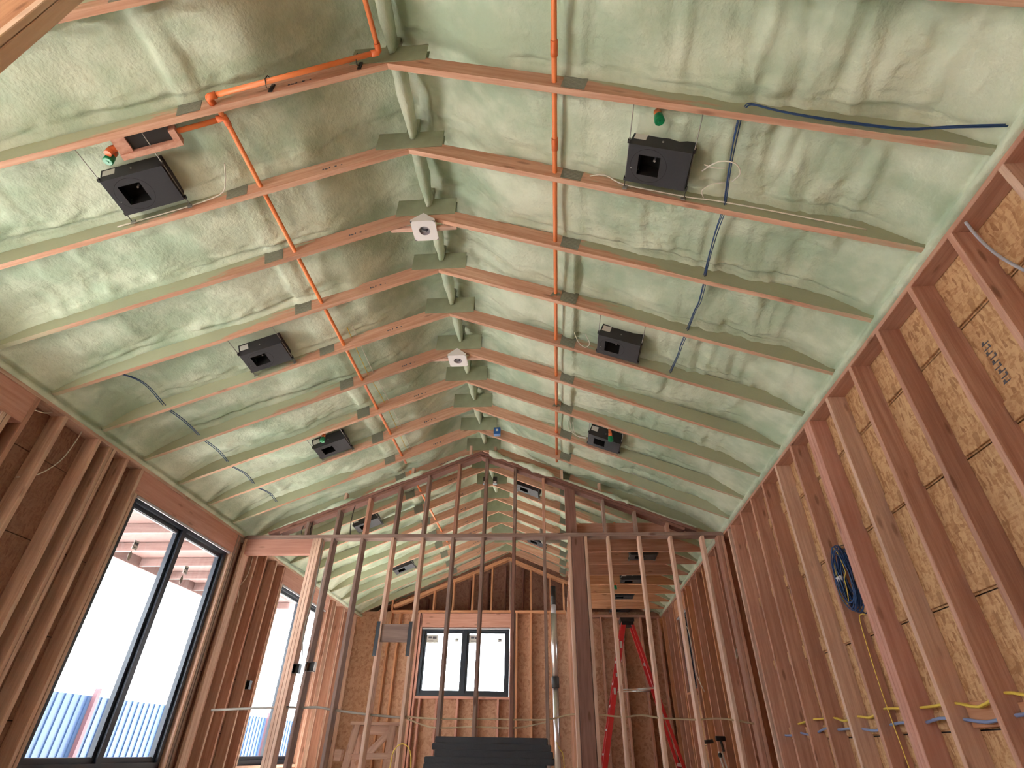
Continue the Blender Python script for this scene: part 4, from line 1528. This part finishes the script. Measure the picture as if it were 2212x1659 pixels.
# sawhorse
t = thing('sawhorse', (-2.19, 7.55, 0), 'homemade timber sawhorse with a flat top behind the partition', 'sawhorse')
member('top_board', (-2.50, 7.55, 0.865), (-1.90, 7.55, 0.865), 0.14, 0.036, 'studp', parent=t)
member('beam', (-2.40, 7.55, 0.80), (-1.95, 7.55, 0.80), 0.038, 0.09, 'studp', parent=t)
for x, dx in ((-2.42, -0.05), (-1.98, 0.02)):
    for dy in (-1, 1):
        member('leg', (x, 7.55 + dy * 0.05, 0.845), (x + dx, 7.55 + dy * 0.28, 0.0), 0.085, 0.036, 'studp', (0, 1, 0), parent=t)
member('brace', (-2.36, 7.50, 0.45), (-2.0, 7.48, 0.78), 0.036, 0.07, 'studp', parent=t)
member('brace', (-2.44, 7.42, 0.53), (-1.95, 7.40, 0.55), 0.036, 0.06, 'studp', parent=t)
for k, x in enumerate((-2.56, -1.93)):
    o = MB().box(x - 0.04, x + 0.04, 7.38, 7.46, 0.49, 0.60).build('scrap_block', 'studp')
    o.parent = t
    o.location = (2.19, -7.55, 0)

# shiny vent pipe
t = thing('vent_pipe', (-0.02, 10.9, 0), 'tall shiny vent pipe with a black coupling left of the tall post', 'vent pipe')
MB().tube([(0, 0, 0), (0, 0, 1.62)], 0.052, 20).build('pipe_length', 'pipe_sheen', t)
MB().tube([(0, 0, 1.70), (0, 0, 2.80)], 0.056, 20).build('pipe_length', 'pipe_sheen', t)
MB().tube([(0, 0, 1.56), (0, 0, 1.57), (0, 0, 1.73), (0, 0, 1.74)], [0.06, 0.068, 0.068, 0.06], 20).build('coupling', 'iron', t)
MB().tube([(0, 0, 2.96), (0, 0, 3.3)], 0.05, 20).build('upper_pipe', 'iron', t)
MB().tube([(0, 0, 2.80), (0, 0, 2.96)], 0.045, 20).build('joint', 'tape', t)

# pale sticks leaning at the far wall
for k, (x, z0, z1) in enumerate(((-0.40, 0.85, 1.42), (-0.36, 0.93, 1.34))):
    o = member('leaning_stick', (x, YF - 0.02, 0.0), (x, YF - 0.02, z1), 0.03, 0.02, 'studp')
    tag(o, 'pale stick against the far wall, %s one' % ('taller', 'shorter')[k], 'stick')

# plumbing in the right back corner
t = thing('plumbing_manifold', (2.05, 8.6, 0), 'black iron pipe fittings with white pipes low in the right back room', 'plumbing')
b = MB().tube([(-0.14, 0, 0.76), (-0.02, 0, 0.77)], 0.022, 10)
b.tube([(0.02, 0, 0.80), (0.14, 0, 0.80)], 0.030, 10)
b.tube([(0.08, 0, 0.80), (0.09, -0.02, 0.66)], 0.016, 10)
b.sphere((0.04, 0, 0.62), 0.03, 10)
b.build('iron_fittings', 'iron', t)
for k, (x0_, x1_) in enumerate(((-0.15, -0.10), (0.03, 0.12), (0.07, 0.16))):
    MB().tube([(x0_, 0, 0.66), (x1_, -0.05, 0.0)], 0.011, 10).build('white_pipe', 'white', t)

# brown pvc elbow over the partition, right of the far ridge
t = thing('drain_elbow', (-0.2, 9.6, 3.75), 'brownish drain pipe with elbow under the far right slope', 'drain pipe')
b = MB().tube([(0.0, 0, 0.25), (0.0, 0, 0.05), (0.03, 0, 0.0), (0.34, 0, 0.02)], 0.035, 12)
b.build('pipe', 'greyc', t)

# small loose cable ends
cable('yellow_cable', [(-1.75, 6.6, 0.006), (-1.72, 6.6, 0.45), (-1.70, 6.6, 0.60), (-1.62, 6.6, 0.66), (-1.53, 6.6, 0.60), (-1.5, 6.6, 0.40), (-1.5, 6.6, 0.006)], 0.006, 'yellow', 'yellow cable loop standing up left of the dark boards')
cable('yellow_cable', [(0.07, 6.5, 0.006), (0.05, 6.5, 0.55), (0.02, 6.5, 0.63), (-0.02, 6.5, 0.70)], 0.004, 'yellow', 'thin yellow cable end right of the dark boards')
cable('white_cable', [(1.535, 7.0, 1.9), (1.60, 7.1, 1.85), (1.66, 7.3, 1.60), (1.66, 7.3, 1.40), (1.72, 7.3, 1.22)], 0.005, 'whitec', 'pale cable loops behind the right partition studs')
cable('white_cable', [(XR + 0.05, 7.40, 1.72), (XR + 0.0, 7.36, 1.66), (XR + 0.0, 7.38, 1.58), (XR + 0.04, 7.40, 1.66)], 0.005, 'whitec', 'pale cable ends on the right wall just beyond the partition')
cable('white_cable', [(XL - 0.04, 7.30, 2.92), (XL - 0.05, 7.33, 2.6), (XL - 0.06, 7.24, 2.42), (XL - 0.05, 7.16, 2.40), (XL - 0.06, 7.26, 2.30), (XL - 0.06, 7.28, 2.2)], 0.006, 'whitec', 'pale cable on the left wall in the opening of the partition')
